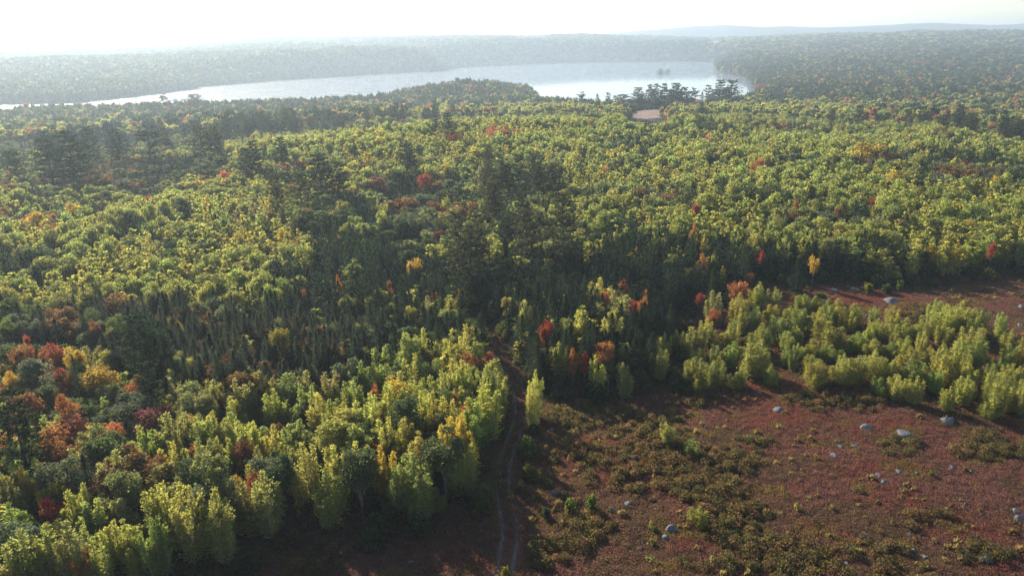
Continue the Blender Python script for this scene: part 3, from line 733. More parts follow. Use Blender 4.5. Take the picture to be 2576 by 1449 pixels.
# region, kind, x, top y, width (zoom units), height m, tone, phrase that singles it out (others are described by what they stand beside)
HEROES = """
A pine 850 955 170 19 dark green|tall pine standing a little apart in the hazy row of pines
A pine 640 945 160 20 dark green|
A pine 500 1000 270 20 dark green|broadest pine of the tall hazy pine row at the far left
A pine 330 1045 230 18 dark green|
A open_pine 1095 940 230 19 dark green|open-branched pine with a bare visible trunk
A pine 1500 945 230 17 warm green|
A pine 1900 1060 130 16 dark green|narrow pine above the yellow-green birches
A pine 2110 1035 120 14 dark green|
A pine 2400 1175 220 17 dark green|tall pine of the dark pine group in the middle of the wood
A pine 2540 1225 170 15 dark green|
A pine 2250 1300 190 14 warm green|
A open_pine 1205 700 70 17 dark green|thin pine poking up against the bright lake
A pine 1440 705 150 17 dark green|dark domed pine against the bright lake
A maple 2290 825 100 14 red|red maple near the lake left of the point
A maple 1960 785 130 14 salmon|
A maple 150 905 80 12 salmon|
A maple 350 1000 90 12 salmon|
A maple 1440 910 90 12 salmon|
A maple 2440 830 90 13 orange|
B pine 490 1080 190 15 dark green|lone dark layered pine rising from yellow birches
B maple 860 980 110 11 red|red maple on the slope below the point
B maple 1240 975 80 10 red|
B maple 1140 950 110 11 salmon|
B maple 50 820 110 13 salmon|
B maple 350 795 170 14 salmon|broad salmon maple in front of the point
B maple 590 770 130 14 salmon|
B maple 1770 792 60 11 red|
B maple 1885 897 50 11 salmon|
B maple 620 1308 110 10 crimson|crimson maple beside the pale wood in the middle
B maple 265 1330 140 10 plum|plum-red maple left of the crimson one
B oak 2095 1070 110 10 deep green|
B pine 1610 1235 200 14 warm green|
B oak 1900 860 260 12 mid green|
B poplar 1280 720 150 13 bright green|
Z pine 970 355 170 20 dark green|
Z open_pine 1145 303 120 23 dark green|
Z pine 1240 312 110 23 dark green|
Z open_pine 1380 298 150 23 dark green|flat-topped pine in the grove behind the pink field
Z pine 1550 288 190 24 dark green|tallest pine of the grove behind the pink field
Z open_pine 1680 345 140 21 dark green|
Z open_pine 1850 368 130 20 dark green|
Z open_pine 2050 320 110 21 dark green|
Z pine 2230 256 200 21 dark green|broad dark pine on the lake bank right of the grove
Z pine 2410 253 210 21 dark green|
Z pine 500 448 90 19 dark green|
Z pine 740 470 230 17 dark green|dense dark pine left of the grove behind the pink field
Z spruce 340 465 130 16 dark green|
Z open_pine 80 430 130 19 dark green|
Z pine 620 500 110 17 dark green|
Z pine 1010 470 150 20 dark green|
Z spruce 1090 440 110 20 dark green|
Z pine 1200 420 150 20 dark green|
Z spruce 1320 430 120 20 dark green|
Z pine 1440 400 160 20 dark green|
Z pine 1600 420 170 20 dark green|
Z spruce 1500 560 140 20 dark green|
Z spruce 1160 580 150 20 dark green|
Z pine 1300 590 170 20 dark green|
Z spruce 1640 540 130 20 dark green|
Z spruce 870 560 130 20 dark green|
Z pine 1760 440 110 20 dark green|
Z spruce 1960 430 110 20 dark green|
Z pine 2100 470 170 20 dark green|
Z pine 2320 400 220 20 dark green|
Z maple 1900 530 160 9 salmon|
C maple 1965 985 125 10 crimson|bright crimson maple in the green wood at the upper right
C maple 2080 965 80 9 plum|
C maple 2270 1070 140 10 plum|
C maple 1525 722 60 11 red|
C maple 500 535 80 14 red|pink-red maple on the far lake shore
C maple 580 648 100 15 red|red maple beside the broad dark shore pine
C maple 980 550 60 13 salmon|
C maple 1280 655 110 12 salmon|
C maple 850 1095 120 10 rust|
C maple 950 1038 80 9 plum|
C maple 585 1195 160 10 orange|orange-brown maple above the yellow sprays of the right wood
C poplar 530 1270 60 9 golden|
C poplar 320 1250 90 9 golden|
C birch 1600 1255 160 11 golden|
C poplar 1420 1062 270 14 golden|big yellow poplar in the right wood
C poplar 2410 850 120 13 golden|golden poplar high on the right edge
C poplar 2260 860 120 12 golden|
C maple 2330 905 80 11 orange|
C maple 2370 1333 120 9 yellow|
C poplar 1915 483 90 17 golden|
C maple 2160 1190 90 9 plum|
C maple 2400 755 90 12 red|
D maple 540 75 150 10 yellow|
D maple 260 138 130 10 yellow|yellow maple on the far left wood edge
D maple 185 150 60 9 salmon|
D maple 735 143 60 8 orange|
D maple 390 153 60 9 orange|
D maple 1110 18 70 9 red|
D oak 2350 115 340 12 mid green|huge round green oak left of the central pines
D poplar 2290 393 170 11 bright green|bright dome-topped poplar below the huge round oak
D poplar 1580 578 220 11 bright green|bright domed poplar of the left-hand wood
D poplar 1330 640 190 11 bright green|
D poplar 1960 585 180 11 bright green|
D poplar 2130 625 140 10 bright green|
D poplar 2050 690 170 10 bright green|
D oak 1660 840 140 9 grey-green|
D oak 1790 833 110 9 grey-green|
D maple 2275 738 90 7 red|small red maple among dark spruces
D maple 2220 745 40 7 red|
D maple 700 975 140 9 rust|
D maple 380 1100 140 10 red|orange-red maple in the left autumn clump
D maple 190 1065 55 9 red|
D maple 150 1145 150 9 rust|
D maple 540 1170 150 9 yellow|
D maple 740 1310 270 9 yellow|golden yellow maple at the left edge of the wood
D oak 240 1265 300 10 grey-green|large grey-green oak beside the golden yellow maple
D maple 70 1350 160 9 yellow|
D maple 2480 1068 80 9 red|
D maple 2530 1100 90 9 orange|
D maple 2110 1012 190 11 green-gold|green and gold maple alone among spruces
D maple 1690 1220 240 9 rust|
D spruce 1640 1095 120 11 dark green|
D spruce 540 1228 120 11 black-green|
D oak 60 778 150 10 mid green|
D oak 30 920 120 10 mid green|
D oak 670 858 180 10 mid green|
D oak 850 903 150 10 mid green|
D pine 1000 915 270 15 dark green|broad dark pine in the left wood
D pine 1150 970 200 13 dark green|
D poplar 1300 1212 150 9 mid green|
D poplar 1450 1200 170 9 yellow-green|
D pine 1090 1290 200 12 dark green|
D maple 2545 625 50 9 orange|
D poplar 1290 910 110 9 yellow-green|
E birch 270 55 120 10 yellow-green|
E birch 790 22 130 10 yellow-green|
E pine 860 155 190 15 warm green|
E pine 1400 142 210 15 warm green|warm-lit pine between the two tall central pines
E pine 1670 15 240 19 warm green|tallest layered pine in the central group
E pine 960 268 350 15 warm green|broad dark pine at the heart of the wood
E pine 1010 148 180 15 warm green|
E oak 470 150 190 11 grey-green|
E maple 360 655 45 9 orange|slim orange flame-shaped maple among spruces
E maple 245 695 40 7 yellow|
E maple 540 472 120 9 yellow|
E birch 90 505 150 10 fresh green|
E maple 1140 798 60 8 crimson|
E maple 1005 698 60 8 orange|
E maple 900 728 90 9 yellow|
E birch 1010 738 140 10 fresh green|
E birch 820 768 190 10 yellow-green|
E poplar 520 850 120 9 yellow-green|
E birch 640 778 150 10 olive green|
E birch 1390 808 120 10 yellow-green|
E birch 1280 1025 125 9 yellow-green|birch standing alone just right of the track bend
E maple 1540 985 90 9 crimson|
E maple 1490 1045 90 9 orange|
E birch 1640 1122 130 9 yellow-green|yellow-green birch with a red side in the small stand
E maple 1585 1190 70 7 plum|
E maple 1750 1178 100 8 orange|
E maple 1835 1203 80 7 crimson|pink-crimson maple at the front of the small stand
E maple 1990 1115 165 9 orange|bright orange maple at the front of the small stand
E birch 1920 1228 120 8 yellow-green|
E oak 2020 1275 120 6 mid green|
E birch 2130 1280 130 7 olive green|
E maple 2130 662 100 8 salmon|
E maple 2290 708 55 8 salmon|
E birch 2060 738 240 11 olive green|
E maple 1985 738 80 9 salmon|
E maple 2215 812 90 7 crimson|
E maple 2280 788 80 9 orange|
E birch 1820 845 200 11 yellow-green|biggest birch of the stand right of the track
E birch 2050 890 160 10 yellow-green|
E birch 1950 635 180 10 yellow-green|
E spruce 2490 850 140 11 dark green|tall dark spruce at the open edge of the wood
E spruce 1735 1105 70 7 dark green|
E birch 2440 1060 110 6 yellow-green|
E birch 2410 1180 150 6 yellow-green|
E birch 930 985 180 10 yellow-green|
E birch 610 1018 120 10 yellow-green|
E birch 500 1080 140 9 yellow-green|
E maple 785 1030 70 8 orange|
E maple 950 1208 210 8 orange|rusty orange maple beside the track
E maple 1110 1178 100 8 red|
E maple 1200 1320 130 7 rust|
E oak 690 1258 160 9 mid green|
E oak 400 1280 140 9 grey-green|
E birch 950 1290 130 9 yellow-green|
E birch 1010 1090 120 9 fresh green|
E birch 880 1330 110 9 yellow-green|
E birch 1460 1328 120 9 yellow-green|yellow-green birch in the fork between track and open ground
E birch 1370 1350 90 8 yellow-green|
E birch 2290 130 95 9 golden|
E birch 2225 415 70 9 golden|
F maple 110 78 70 9 red|
F maple 90 238 55 9 orange|
F maple 860 58 60 9 rust|
F maple 1440 12 90 9 red|
F maple 440 672 150 7 salmon|coral maple at the corner of the open ground
F maple 150 473 90 8 orange|
F maple 610 418 50 7 crimson|
F maple 545 458 40 6 crimson|
F maple 140 733 70 6 red|
F maple 500 588 80 5 salmon|
F maple 235 878 110 5 salmon|small salmon maple beside the dark hollow
F maple 2350 368 60 8 crimson|crimson maple at the right-hand wood edge
F maple 1005 452 80 8 yellow|
F poplar 1550 268 270 9 yellow-green|big bright yellow-green poplar at the back wood edge
F birch 165 322 80 9 golden|
F birch 765 340 85 9 yellow-green|
F birch 950 328 110 9 yellow-green|
F birch 240 448 85 8 yellow-green|
F birch 305 556 60 6 yellow-green|
F birch 400 473 50 6 yellow-green|
F spruce 490 425 110 10 dark green|
F spruce 230 570 90 9 dark green|
F spruce 880 495 140 8 dark green|
F birch 580 675 130 6 yellow-green|
F birch 700 708 90 6 olive green|
F birch 230 738 130 7 olive green|
F birch 430 748 140 7 yellow-green|
G maple 365 825 185 8 crimson|vivid crimson maple at the lower left
G maple 1925 662 175 8 crimson|deep crimson maple next to a small yellow one
G maple 1780 682 105 7 yellow|small bright yellow maple next to the deep crimson one
G maple 1650 112 115 8 red|
G birch 145 608 115 9 golden|golden-leaved slender birch near the left edge
G maple 470 438 180 8 rust|
G maple 1020 478 150 8 orange|
G maple 1480 438 160 8 rust|
G maple 1830 428 230 8 rust|
G oak 820 568 210 8 bronze|bronze feathery oak in the lower left wood
G oak 1160 520 180 8 bronze|
G oak 1490 556 340 9 deep green|largest round dark green oak in the lower left wood
G oak 770 330 300 10 mid green|bright green domed oak in the lower left wood
G oak 2270 128 165 9 deep green|small dark round oak among yellow-green birches
G oak 2080 508 230 10 deep green|dark green oak above the deep crimson maple
G maple 590 1210 190 8 orange|tan-orange maple at the bottom edge
G maple 370 738 190 8 green-gold|
G birch 330 1040 270 9 yellow-green|broad birch standing out in the bottom left corner
G birch 150 1308 110 6 yellow-green|
G birch 1420 765 250 11 yellow-green|tall pale-stemmed birch clump at the shadowed wood edge
G birch 1600 765 180 11 yellow-green|
G birch 1230 730 190 10 yellow-green|
G birch 1090 800 130 10 yellow-green|
G oak 770 820 170 8 deep green|
G birch 610 738 120 9 yellow-green|
G birch 510 790 110 9 yellow-green|
G birch 850 1010 130 9 yellow-green|
G birch 930 1010 130 9 yellow-green|
G birch 1130 995 150 9 fresh green|
G birch 680 1138 130 9 fresh green|
G birch 610 1060 90 8 fresh green|
G birch 1040 310 75 9 fresh green|
G birch 1125 338 85 9 fresh green|
G maple 2500 238 110 8 rust|
G birch 2060 18 160 10 yellow-green|
G birch 1740 78 135 10 yellow-green|
G birch 1600 190 180 10 yellow-green|
G birch 1310 340 95 9 yellow-green|
G birch 1290 420 85 9 yellow-green|
G birch 1620 388 120 9 yellow-green|
G birch 1910 268 150 10 yellow-green|
G birch 1790 278 130 10 yellow-green|
G birch 2050 298 130 10 yellow-green|
G birch 2280 428 210 11 yellow-green|
G birch 2520 448 110 10 yellow-green|
G maple 460 80 180 10 orange|
G maple 170 60 220 10 rust|
G pine 50 45 320 17 dark green|huge dark pine cut off by the left edge
G birch 1870 598 100 8 yellow-green|
H birch 820 228 150 11 golden|
H birch 910 208 150 11 golden|tall golden-topped birch beside the track
H birch 1120 268 185 11 yellow-green|last tall birch before the open ground by the track
H birch 570 348 125 10 yellow-green|
H birch 470 253 110 10 yellow-green|
H birch 350 233 170 10 yellow-green|
H birch 110 418 140 10 yellow-green|
H birch 1060 -20 270 11 yellow-green|
H birch 1440 -30 190 9 yellow-green|
H birch 830 108 200 10 yellow-green|
H oak 730 8 190 9 mid green|
H maple 940 78 90 9 red|red maple in front of the broad track-side birch
H maple 850 48 60 8 orange|
H maple 310 178 95 8 orange|
H maple 410 138 120 8 yellow|
H maple 240 3 70 8 red|
H maple 230 428 90 7 plum|
H birch 600 40 150 10 yellow-green|
H birch 350 0 280 10 yellow-green|
H birch 290 455 60 9 golden|
"""
# birches of the young stand on the open ground: region, x, top y, foot y, width
STAND = """
F 120 1035 1235 130|F 30 1110 1260 90|F 110 1210 1335 100|F 60 1300 1470 120|F 340 1040 1205 130|F 250 1190 1315 110|F 365 1175 1335 135|F 230 1320 1470 150|F 425 1355 1475 100|F 580 1040 1200 150
F 545 1180 1400 210|F 655 1330 1465 90|F 425 925 1085 95|F 530 905 1055 120|F 645 885 1015 130|F 740 990 1135 170|F 790 1090 1205 140|F 780 1180 1315 100|F 830 1255 1355 60|F 900 805 925 130|F 990 815 930 120
F 900 925 1090 150|F 1010 920 1085 160|F 1080 840 960 150|F 1160 850 1000 160|F 1265 875 1015 170|F 1090 1025 1195 220|F 1100 1180 1285 150|F 960 1250 1335 100|F 1000 1310 1470 200|F 1190 1290 1460 150|F 1310 1090 1205 150
F 1430 890 1015 70|F 1570 890 1005 110|F 1450 990 1115 120|F 1600 970 1115 150|F 1670 990 1125 180|F 1880 845 1000 90|F 1950 900 1085 170|F 2060 880 1065 180|F 2120 930 1075 130|F 1430 1140 1265 140|F 1560 1160 1275 120|F 1670 1120 1245 130
F 1850 1185 1295 90|F 1750 1210 1315 140|F 1300 1280 1445 190|F 1420 1250 1405 170|F 1570 1310 1470 150|F 1700 1290 1480 170|F 2380 950 1105 90|F 2450 1070 1205 120|F 2440 1180 1305 130|F 2150 1070 1255 170|F 2040 1180 1340 180
F 2190 1150 1340 170|F 1950 1280 1460 200|F 2130 1330 1465 150|F 2370 1290 1405 100|F 2460 1330 1460 120|F 2560 1200 1320 100|F 2570 1380 1500 120|F 1850 960 1100 120|F 1380 1040 1160 90|F 860 1170 1270 90
I 1740 -10 150 135|I 1990 60 205 95|I 2110 -10 165 150|I 2330 -5 255 170|I 2450 60 215 150|I 2300 140 255 120|I 2540 30 240 140|I 2400 -40 120 160|I 1600 -20 120 120|I 1480 -20 90 120|I 100 -60 60 140|I 400 -60 40 110
"""
# saplings and bushes on the open ground: region, x, top y, foot y, width, kind, tone, label
SAPLINGS = """
H 1725 855 965 95 bush green|small round green bush, nearer the track of the two casting long shadows
H 1895 825 950 95 bush green|small round green bush casting a long shadow on red ground
H 1540 925 1010 90 bush dark|low dark green bush in the shade right of the track
H 1690 808 875 45 bush dark|tiny dark bush behind the round green bush
H 2450 283 455 125 birch yellow-green|yellow-green birch sapling on open ground among olive shrubs
H 2540 235 290 60 bush green|small green bush behind the birch sapling with olive shrubs
H 2360 1065 1115 45 bush green|tiny green bush left of the big grey boulder
H 1490 235 300 30 bush green|thin green seedling in the shade right of the track
H 520 812 1010 90 birch fresh green|sunlit birch sapling in the dark hollow below the wood
H 580 870 1060 110 birch fresh green|brightest sapling of the clump in the dark hollow
H 660 850 990 130 birch fresh green|broad sapling on the track side of the dark hollow clump
H 400 850 990 130 birch olive green|dull olive sapling beside the clump in the dark hollow
H 960 620 830 170 birch olive green|shaded round birch sapling at the foot of the wood by the track
H 1235 1375 1450 80 bush yellow|yellow bush beside the track at the bottom edge
H 700 790 960 130 birch olive green|dim sapling behind the clump in the dark hollow
I 70 398 535 110 birch fresh green|bright birch sapling with a dark shrub patch at its foot
I 120 905 1085 125 birch yellow-green|lone birch sapling over the darkest olive shrubs
I 2130 620 660 35 bush yellow|tiny yellow bush among pale stones on the red slope
I 1870 650 690 40 bush yellow|tiny yellow bush left of the pale stones on the slope
I 1030 1390 1430 35 bush yellow|small yellow-green tuft bush at the bottom edge of the slope
I 690 1280 1315 45 bush yellow|small yellow-green bush among dark shrubs near the bottom
I 2240 940 960 30 bush yellow|tiny yellow bush near the boulder in the lower right
F 1400 682 765 78 bush yellow|bright yellow-green bush on the back strip of open ground
F 1540 690 770 85 bush dark|dark green bush on the back strip of open ground
F 1640 662 745 60 bush green|shaded green bush under the back wood edge
F 1745 610 705 90 bush tan|tan leafless-looking bush under the back wood edge
F 2560 770 810 50 bush dark|dark bush at the right edge of the back strip
F 1040 755 800 90 bush yellow|low yellowish bush on the back strip beside the red mat
"""
BOULDERS = """
I 730 190 85 45 dark|low dark boulder at the tip of long birch shadows
I 1385 322 88 50 pale|pale angular boulder, left of the two bright ones below the stand
I 1675 370 112 45 pale|flat pale boulder, right of the two bright ones below the stand
I 2005 265 125 58 grey|large blue-grey boulder close under the birch stand
I 175 330 42 34 dark|upper of two small dark stones behind the bright birch sapling
I 120 362 38 26 dark|lower of two small dark stones behind the bright birch sapling
I 1190 470 52 26 pale|
I 1155 433 26 22 pale|
I 1275 352 22 20 pale|
I 1295 465 52 22 grey|
I 1135 537 75 26 dark|flat dark rock half sunk in the red slope
I 1005 663 32 16 pale|
I 1120 683 28 12 pale|
I 1470 683 62 30 grey|
I 1525 738 72 36 dark|blue-dark boulder with a red mat around it
I 1630 660 62 22 grey|
I 1770 675 32 20 pale|
I 2035 625 52 24 pale|
I 2010 643 42 16 pale|
I 2180 657 32 20 pale|
I 1990 940 38 26 pale|
I 2130 900 34 30 grey|
I 2520 955 75 46 pale|upper pale boulder of the pair at the right edge
I 2535 1008 85 46 pale|lower pale boulder of the pair at the right edge
I 1365 1130 64 42 grey|
I 1370 1175 32 14 pale|
I 1485 1175 32 25 grey|
I 1548 1193 28 22 pale|
I 1710 1135 42 26 grey|
I 1740 1252 36 24 pale|
I 1820 1300 52 26 pale|
I 2285 1305 112 78 grey|big rounded grey boulder in the lower right corner
I 1235 1350 32 18 pale|
I 575 65 40 20 pale|
H 1615 820 64 36 grey|grey boulder at the edge of the wood's long shadow
H 2050 945 54 36 pale|bright pale stone right of the round green bushes
H 2170 900 64 36 grey|
H 2490 1085 84 72 grey|big grey boulder in the red ground beside a smaller one
H 2445 1150 54 32 grey|
H 2260 1240 42 28 pale|
H 1590 345 52 26 grey|
H 1700 450 36 20 grey|
H 2195 555 62 30 grey|
H 1800 697 28 15 pale|
H 530 1335 44 26 dark|
H 745 1435 34 20 grey|
H 2500 275 44 26 pale|
F 1145 740 62 28 grey|grey boulder, nearer of two in the back strip
F 1300 730 64 30 pale|pale boulder in the middle of the back strip
F 1575 815 122 48 dark|long dark boulder in the back strip of open ground
F 2555 862 64 30 pale|white boulder at the right edge of the back strip
F 1385 932 42 26 grey|
F 2545 1005 52 22 grey|
F 60 970 64 40 grey|
F 1075 812 50 18 dark|
"""
EXTRA = {"birch": "birch", "poplar": "poplar", "maple": "maple", "oak": "oak", "spruce": "spruce", "pine": "pine", "open_pine": "pine"}
trees = []       # dicts: kind, x, y, z, h, w, tone, label/phrase, px, py
for ln in HEROES.strip().split("\n"):
    head, ph = ln.split("|"); t = head.split()
    reg, kind = t[0], t[1]; zx, zt, zw, h = map(float, t[2:6]); tone = " ".join(t[6:])
    px, py = zp(reg, zx, zt)
    if 'pine' in kind and reg in 'AE': h *= 1.14; zw *= 1.12
    h *= {'G': .84, 'H': .84, 'E': .88, 'D': .92}.get(reg, 1.0)
    if reg == "A" and py < 245:
        p = np.array([*at_az(px, 935), 0.0]); p[2] = H1(p[0], p[1]); h = .95 * (float(proj(p)[1]) - py) / float(proj(p)[1] - proj(p + [0, 0, 1.0])[1])
    elif reg == "Z":
        dd = 745 if 600 < zx < 1950 else 805
        p = np.array([*at_az(px, dd + rnd.uniform(-4, 12)), 0.0]); p[2] = H1(p[0], p[1])
        h = .92 * (float(proj(p)[1]) - py) / float(proj(p)[1] - proj(p + [0, 0, 1.0])[1])
    else: p = canopy_hit(px, py, h)
    depth = float((p - CAM) @ F_)
    unitp = .33334 if reg != "Z" else .85867 / 5.152
    wd = zw * unitp * depth / FOC * (1.45 if reg == 'Z' else 1.15 if kind == 'birch' else 1.0)
    if kind == 'birch' and reg in 'GHE': wd = max(wd, h * .40)
    dt = float(seg_dist(np.array([p[0]]), np.array([p[1]]), TRACK, False)[0])
    if dt < 25:
        if dt < 1.7: continue
        wd = min(wd, 2 * (dt - 1.0))
    gz = H1(p[0], p[1])
    if in_poly(p[0], p[1], LAKE): gz = LAKE_Z + 1
    trees.append(dict(kind=kind, x=p[0], y=p[1], z=gz, h=h, w=wd, tone=tone, phrase=ph, hero=True))
for item in STAND.strip().replace("\n", "|").split("|"):
    t = item.split(); px, py = zp(t[0], float(t[1]), float(t[3])); p = ground_hit(px, py)
    depth = float((p - CAM) @ F_); _, pt = zp(t[0], float(t[1]), float(t[2]))
    q = proj(p + [0, 0, 1.0]); q0 = proj(p)
    h = (py - pt) / max(1e-3, (q0[1] - q[1])); wd = float(t[4]) * .33334 * depth / FOC
    trees.append(dict(kind="birch", x=p[0], y=p[1], z=H1(p[0], p[1]), h=h * 1.3, w=wd * 1.12, tone=("yellow-green" if rnd.random() < .72 else "fresh green"), phrase="", hero=True, stand=True))

STAND_PX = [(1655, 955), (1640, 905), (1740, 850), (1850, 800), (1980, 770), (2120, 765), (2180, 800), (2280, 815), (2420, 775), (2500, 850), (2620, 880), (2640, 1030), (2520, 1035), (2380, 1005), (2220, 985), (2080, 960), (1960, 945), (1900, 960), (1780, 975), (1690, 975)]
sp_ = np.stack([np.random.default_rng(5).uniform(1640, 2640, 420), np.random.default_rng(6).uniform(765, 1035, 420)], -1)
sp_ = sp_[in_poly(sp_[:, 0], sp_[:, 1], STAND_PX) & (sp_[:, 1] > 815)]
for a, b in sp_:
    p = ground_hit(a, b)
    if len([1 for t in trees if math.hypot(t["x"] - p[0], t["y"] - p[1]) < 2.7]) : continue
    trees.append(dict(kind="birch", x=p[0], y=p[1], z=H1(p[0], p[1]), h=rnd.uniform(2.8, 4.8), w=rnd.uniform(2.0, 3.2), tone="yellow-green" if rnd.random() < .7 else "fresh green", phrase="", hero=True, stand=True))
# ---------------------------------------------------------------- the rest of the forest, thinning in count with distance
def hexpts(r0_, r1_, sp, amax=R(41)):
    out = []; r = r0_
    while r < r1_:
        s = sp(r); n = max(2, int(2 * amax * r / s))
        a = np.linspace(-amax, amax, n) + rng.uniform(0, 1) * s / r
        rr = r + rng.uniform(-.45, .45, n) * s; a = a + rng.uniform(-.45, .45, n) * s / r
        out.append(np.stack([rr * np.sin(a), rr * np.cos(a)], -1)); r += s * .87
    return np.concatenate(out)
def open_ground(X, Y):
    bad = in_poly(X, Y, BARREN) | in_poly(X, Y, LAKE) | in_poly(X, Y, FIELD)
    bad |= seg_dist(X, Y, TRACK, False) < 3.1
    return bad
P = hexpts(50, 620, lambda r: 3.1 if r < 100 else 3.1 + (r - 100) * .0056, R(42))
P = P[~open_ground(P[:, 0], P[:, 1])]
# keep clear of the trees placed by hand
HX = np.array([[t["x"], t["y"], t["w"]] for t in trees])
keep = np.ones(len(P), bool)
for i in range(0, len(P), 2000):
    d = np.hypot(P[i:i + 2000, None, 0] - HX[None, :, 0], P[i:i + 2000, None, 1] - HX[None, :, 1])
    keep[i:i + 2000] = (d > HX[None, :, 2] * .40 + .7).all(1)
# and keep the line of sight to the small, low hand-placed trees open
P = P[keep]
# young spruces crowd between the other trees in the spruce stands
S2 = hexpts(60, 250, lambda r: 2.7, R(42)); S2 = S2[~open_ground(S2[:, 0], S2[:, 1])]
pj2 = proj(np.stack([S2[:, 0], S2[:, 1], np.full(len(S2), 6.0)], -1)); m2 = zone_mix(pj2[:, 0], pj2[:, 1])[0][:, 4]
S2 = S2[(m2 > .38) & (rng.uniform(0, 1, len(S2)) < .85)]
NP = len(P); P = np.concatenate([P, S2])
PZ = height(P[:, 0], P[:, 1])
pj = proj(np.stack([P[:, 0], P[:, 1], PZ + 7], -1))
MX, GD = zone_mix(pj[:, 0], pj[:, 1])
wob = (fbm(P[:, 0] / 25, P[:, 1] / 25, 301, 3) - .5)
DR = drift(pj[:, 0] + wob * 120, pj[:, 1] + wob * 40)
MX = MX + 6.0 * np.clip(DR, 0, 1)[:, None] * np.array([.62, .38, 0, 0, 0, 0]) + 4.5 * np.clip(-DR, 0, 1)[:, None] * np.array([0, .05, .01, .52, .42, 0])
MX = MX / MX.sum(1, keepdims=True)
# clustering: neighbouring trees tend to be the same kind
u = np.clip(.42 * rng.uniform(0, 1, len(P)) + .58 * ((.45 * vnoise(P[:, 0] / 9, P[:, 1] / 9, 77) + .55 * vnoise(P[:, 0] / 32, P[:, 1] / 32, 78) - .5) * 1.7 + .5), 0.001, .999)
u = np.argsort(np.argsort(u)) / len(u) * .999
shuf = np.array([4, 3, 1, 0, 2, 5])
TNZ = -.33 * np.clip(DR, -.9, 1) + .35 * vnoise(P[:, 0] / 12, P[:, 1] / 12, 201) + .65 * vnoise(P[:, 0] / 40, P[:, 1] / 26, 202)
HN = (1 - .55 * np.clip(DR, 0, 1)) * -.5 + .5 + (1 - .55 * np.clip(DR, 0, 1)) * np.clip(.45 * fbm(P[:, 0] / 11, P[:, 1] / 11, 14, 2) + .55 * ((vnoise(P[:, 0] / 34, P[:, 1] / 34, 15) - .5) * 1.3 + .5), 0, 1)
for i in range(len(P)):
    ki = int(np.searchsorted(np.cumsum(MX[i][shuf]), u[i])); kind = KINDS[shuf[min(ki, 5)]]
    D = math.hypot(*P[i])
    if i >= NP: kind = "spruce"
    if kind == "pine": hb_max = 13.5
    if kind == "pine" and D < 200 and rng.uniform() < .6: kind = "spruce"
    hb = {"birch": rng.uniform(5.4, 8.4), "poplar": rng.uniform(6.2, 9.2), "maple": rng.uniform(5, 7.6), "oak": rng.uniform(5.2, 8.2), "spruce": rng.uniform(6.0, 9.4), "pine": rng.uniform(10, 15)}[kind]
    far = sstep(110, 450, D)
    hb *= (1 + .38 * float(far)) * (.72 + .56 * float(HN[i]))
    wb = {"birch": rng.uniform(3.2, 4.9), "poplar": rng.uniform(3.6, 5.2), "maple": rng.uniform(3.2, 5.2), "oak": rng.uniform(4, 6), "spruce": rng.uniform(3.0, 4.1), "pine": rng.uniform(4.5, 6.5)}[kind] * (1 + .34 * float(far))
    if pj[i, 0] < 640 and 300 < pj[i, 1] < 490 and kind != 'pine': hb *= .74
    if 960 < pj[i, 0] < 1500 and 440 < pj[i, 1] < 700 and kind != 'pine': hb *= .80
    if MX[i, 4] > .45 and kind not in ('spruce', 'pine'):
        if kind == 'maple' and rng.uniform() < .6: kind = 'spruce'
        hb *= .82
    if D > 330:
        hb = fit_height(P[i, 0], P[i, 1], float(PZ[i]), hb, False)
        if hb < 3.0: continue
    trees.append(dict(kind=kind, x=P[i, 0], y=P[i, 1], z=float(PZ[i]), h=hb, w=wb, tone=pick_tone(kind, GD[i], rng, TNZ[i] + (.10 if D < 150 else 0)), phrase="", hero=False))

XY = np.array([[t["x"], t["y"], t["z"] + t["h"] * .6] for t in trees]); q = proj(XY)
for t, a in zip(trees, q):
    t["px"], t["py"], t["dep"] = float(a[0]), float(a[1]), float(a[2])
    t["size"] = t["h"] * t["w"] / t["dep"] ** 2
    t["in"] = -30 < a[0] < 2606 and 60 < a[1] < 1500
    base = np.array(TINTS[t["kind"]][t["tone"]]); j = rng.uniform(.88, 1.14) * (1 + rng.normal(0, .04, 3))
    t["tint"] = base * j

# the trees that show largest become objects, the rest one mass per kind
CAP = 296
chosen = []; rest = {k: [] for k in KINDS}
for k in KINDS:
    cand = [t for t in trees if EXTRA[t["kind"]] == k]
    cand.sort(key=lambda t: (not t["in"], not t["hero"], -t["size"]))
    for i, t in enumerate(cand):
        (chosen if (i < CAP and t["in"]) else rest[k]).append(t)

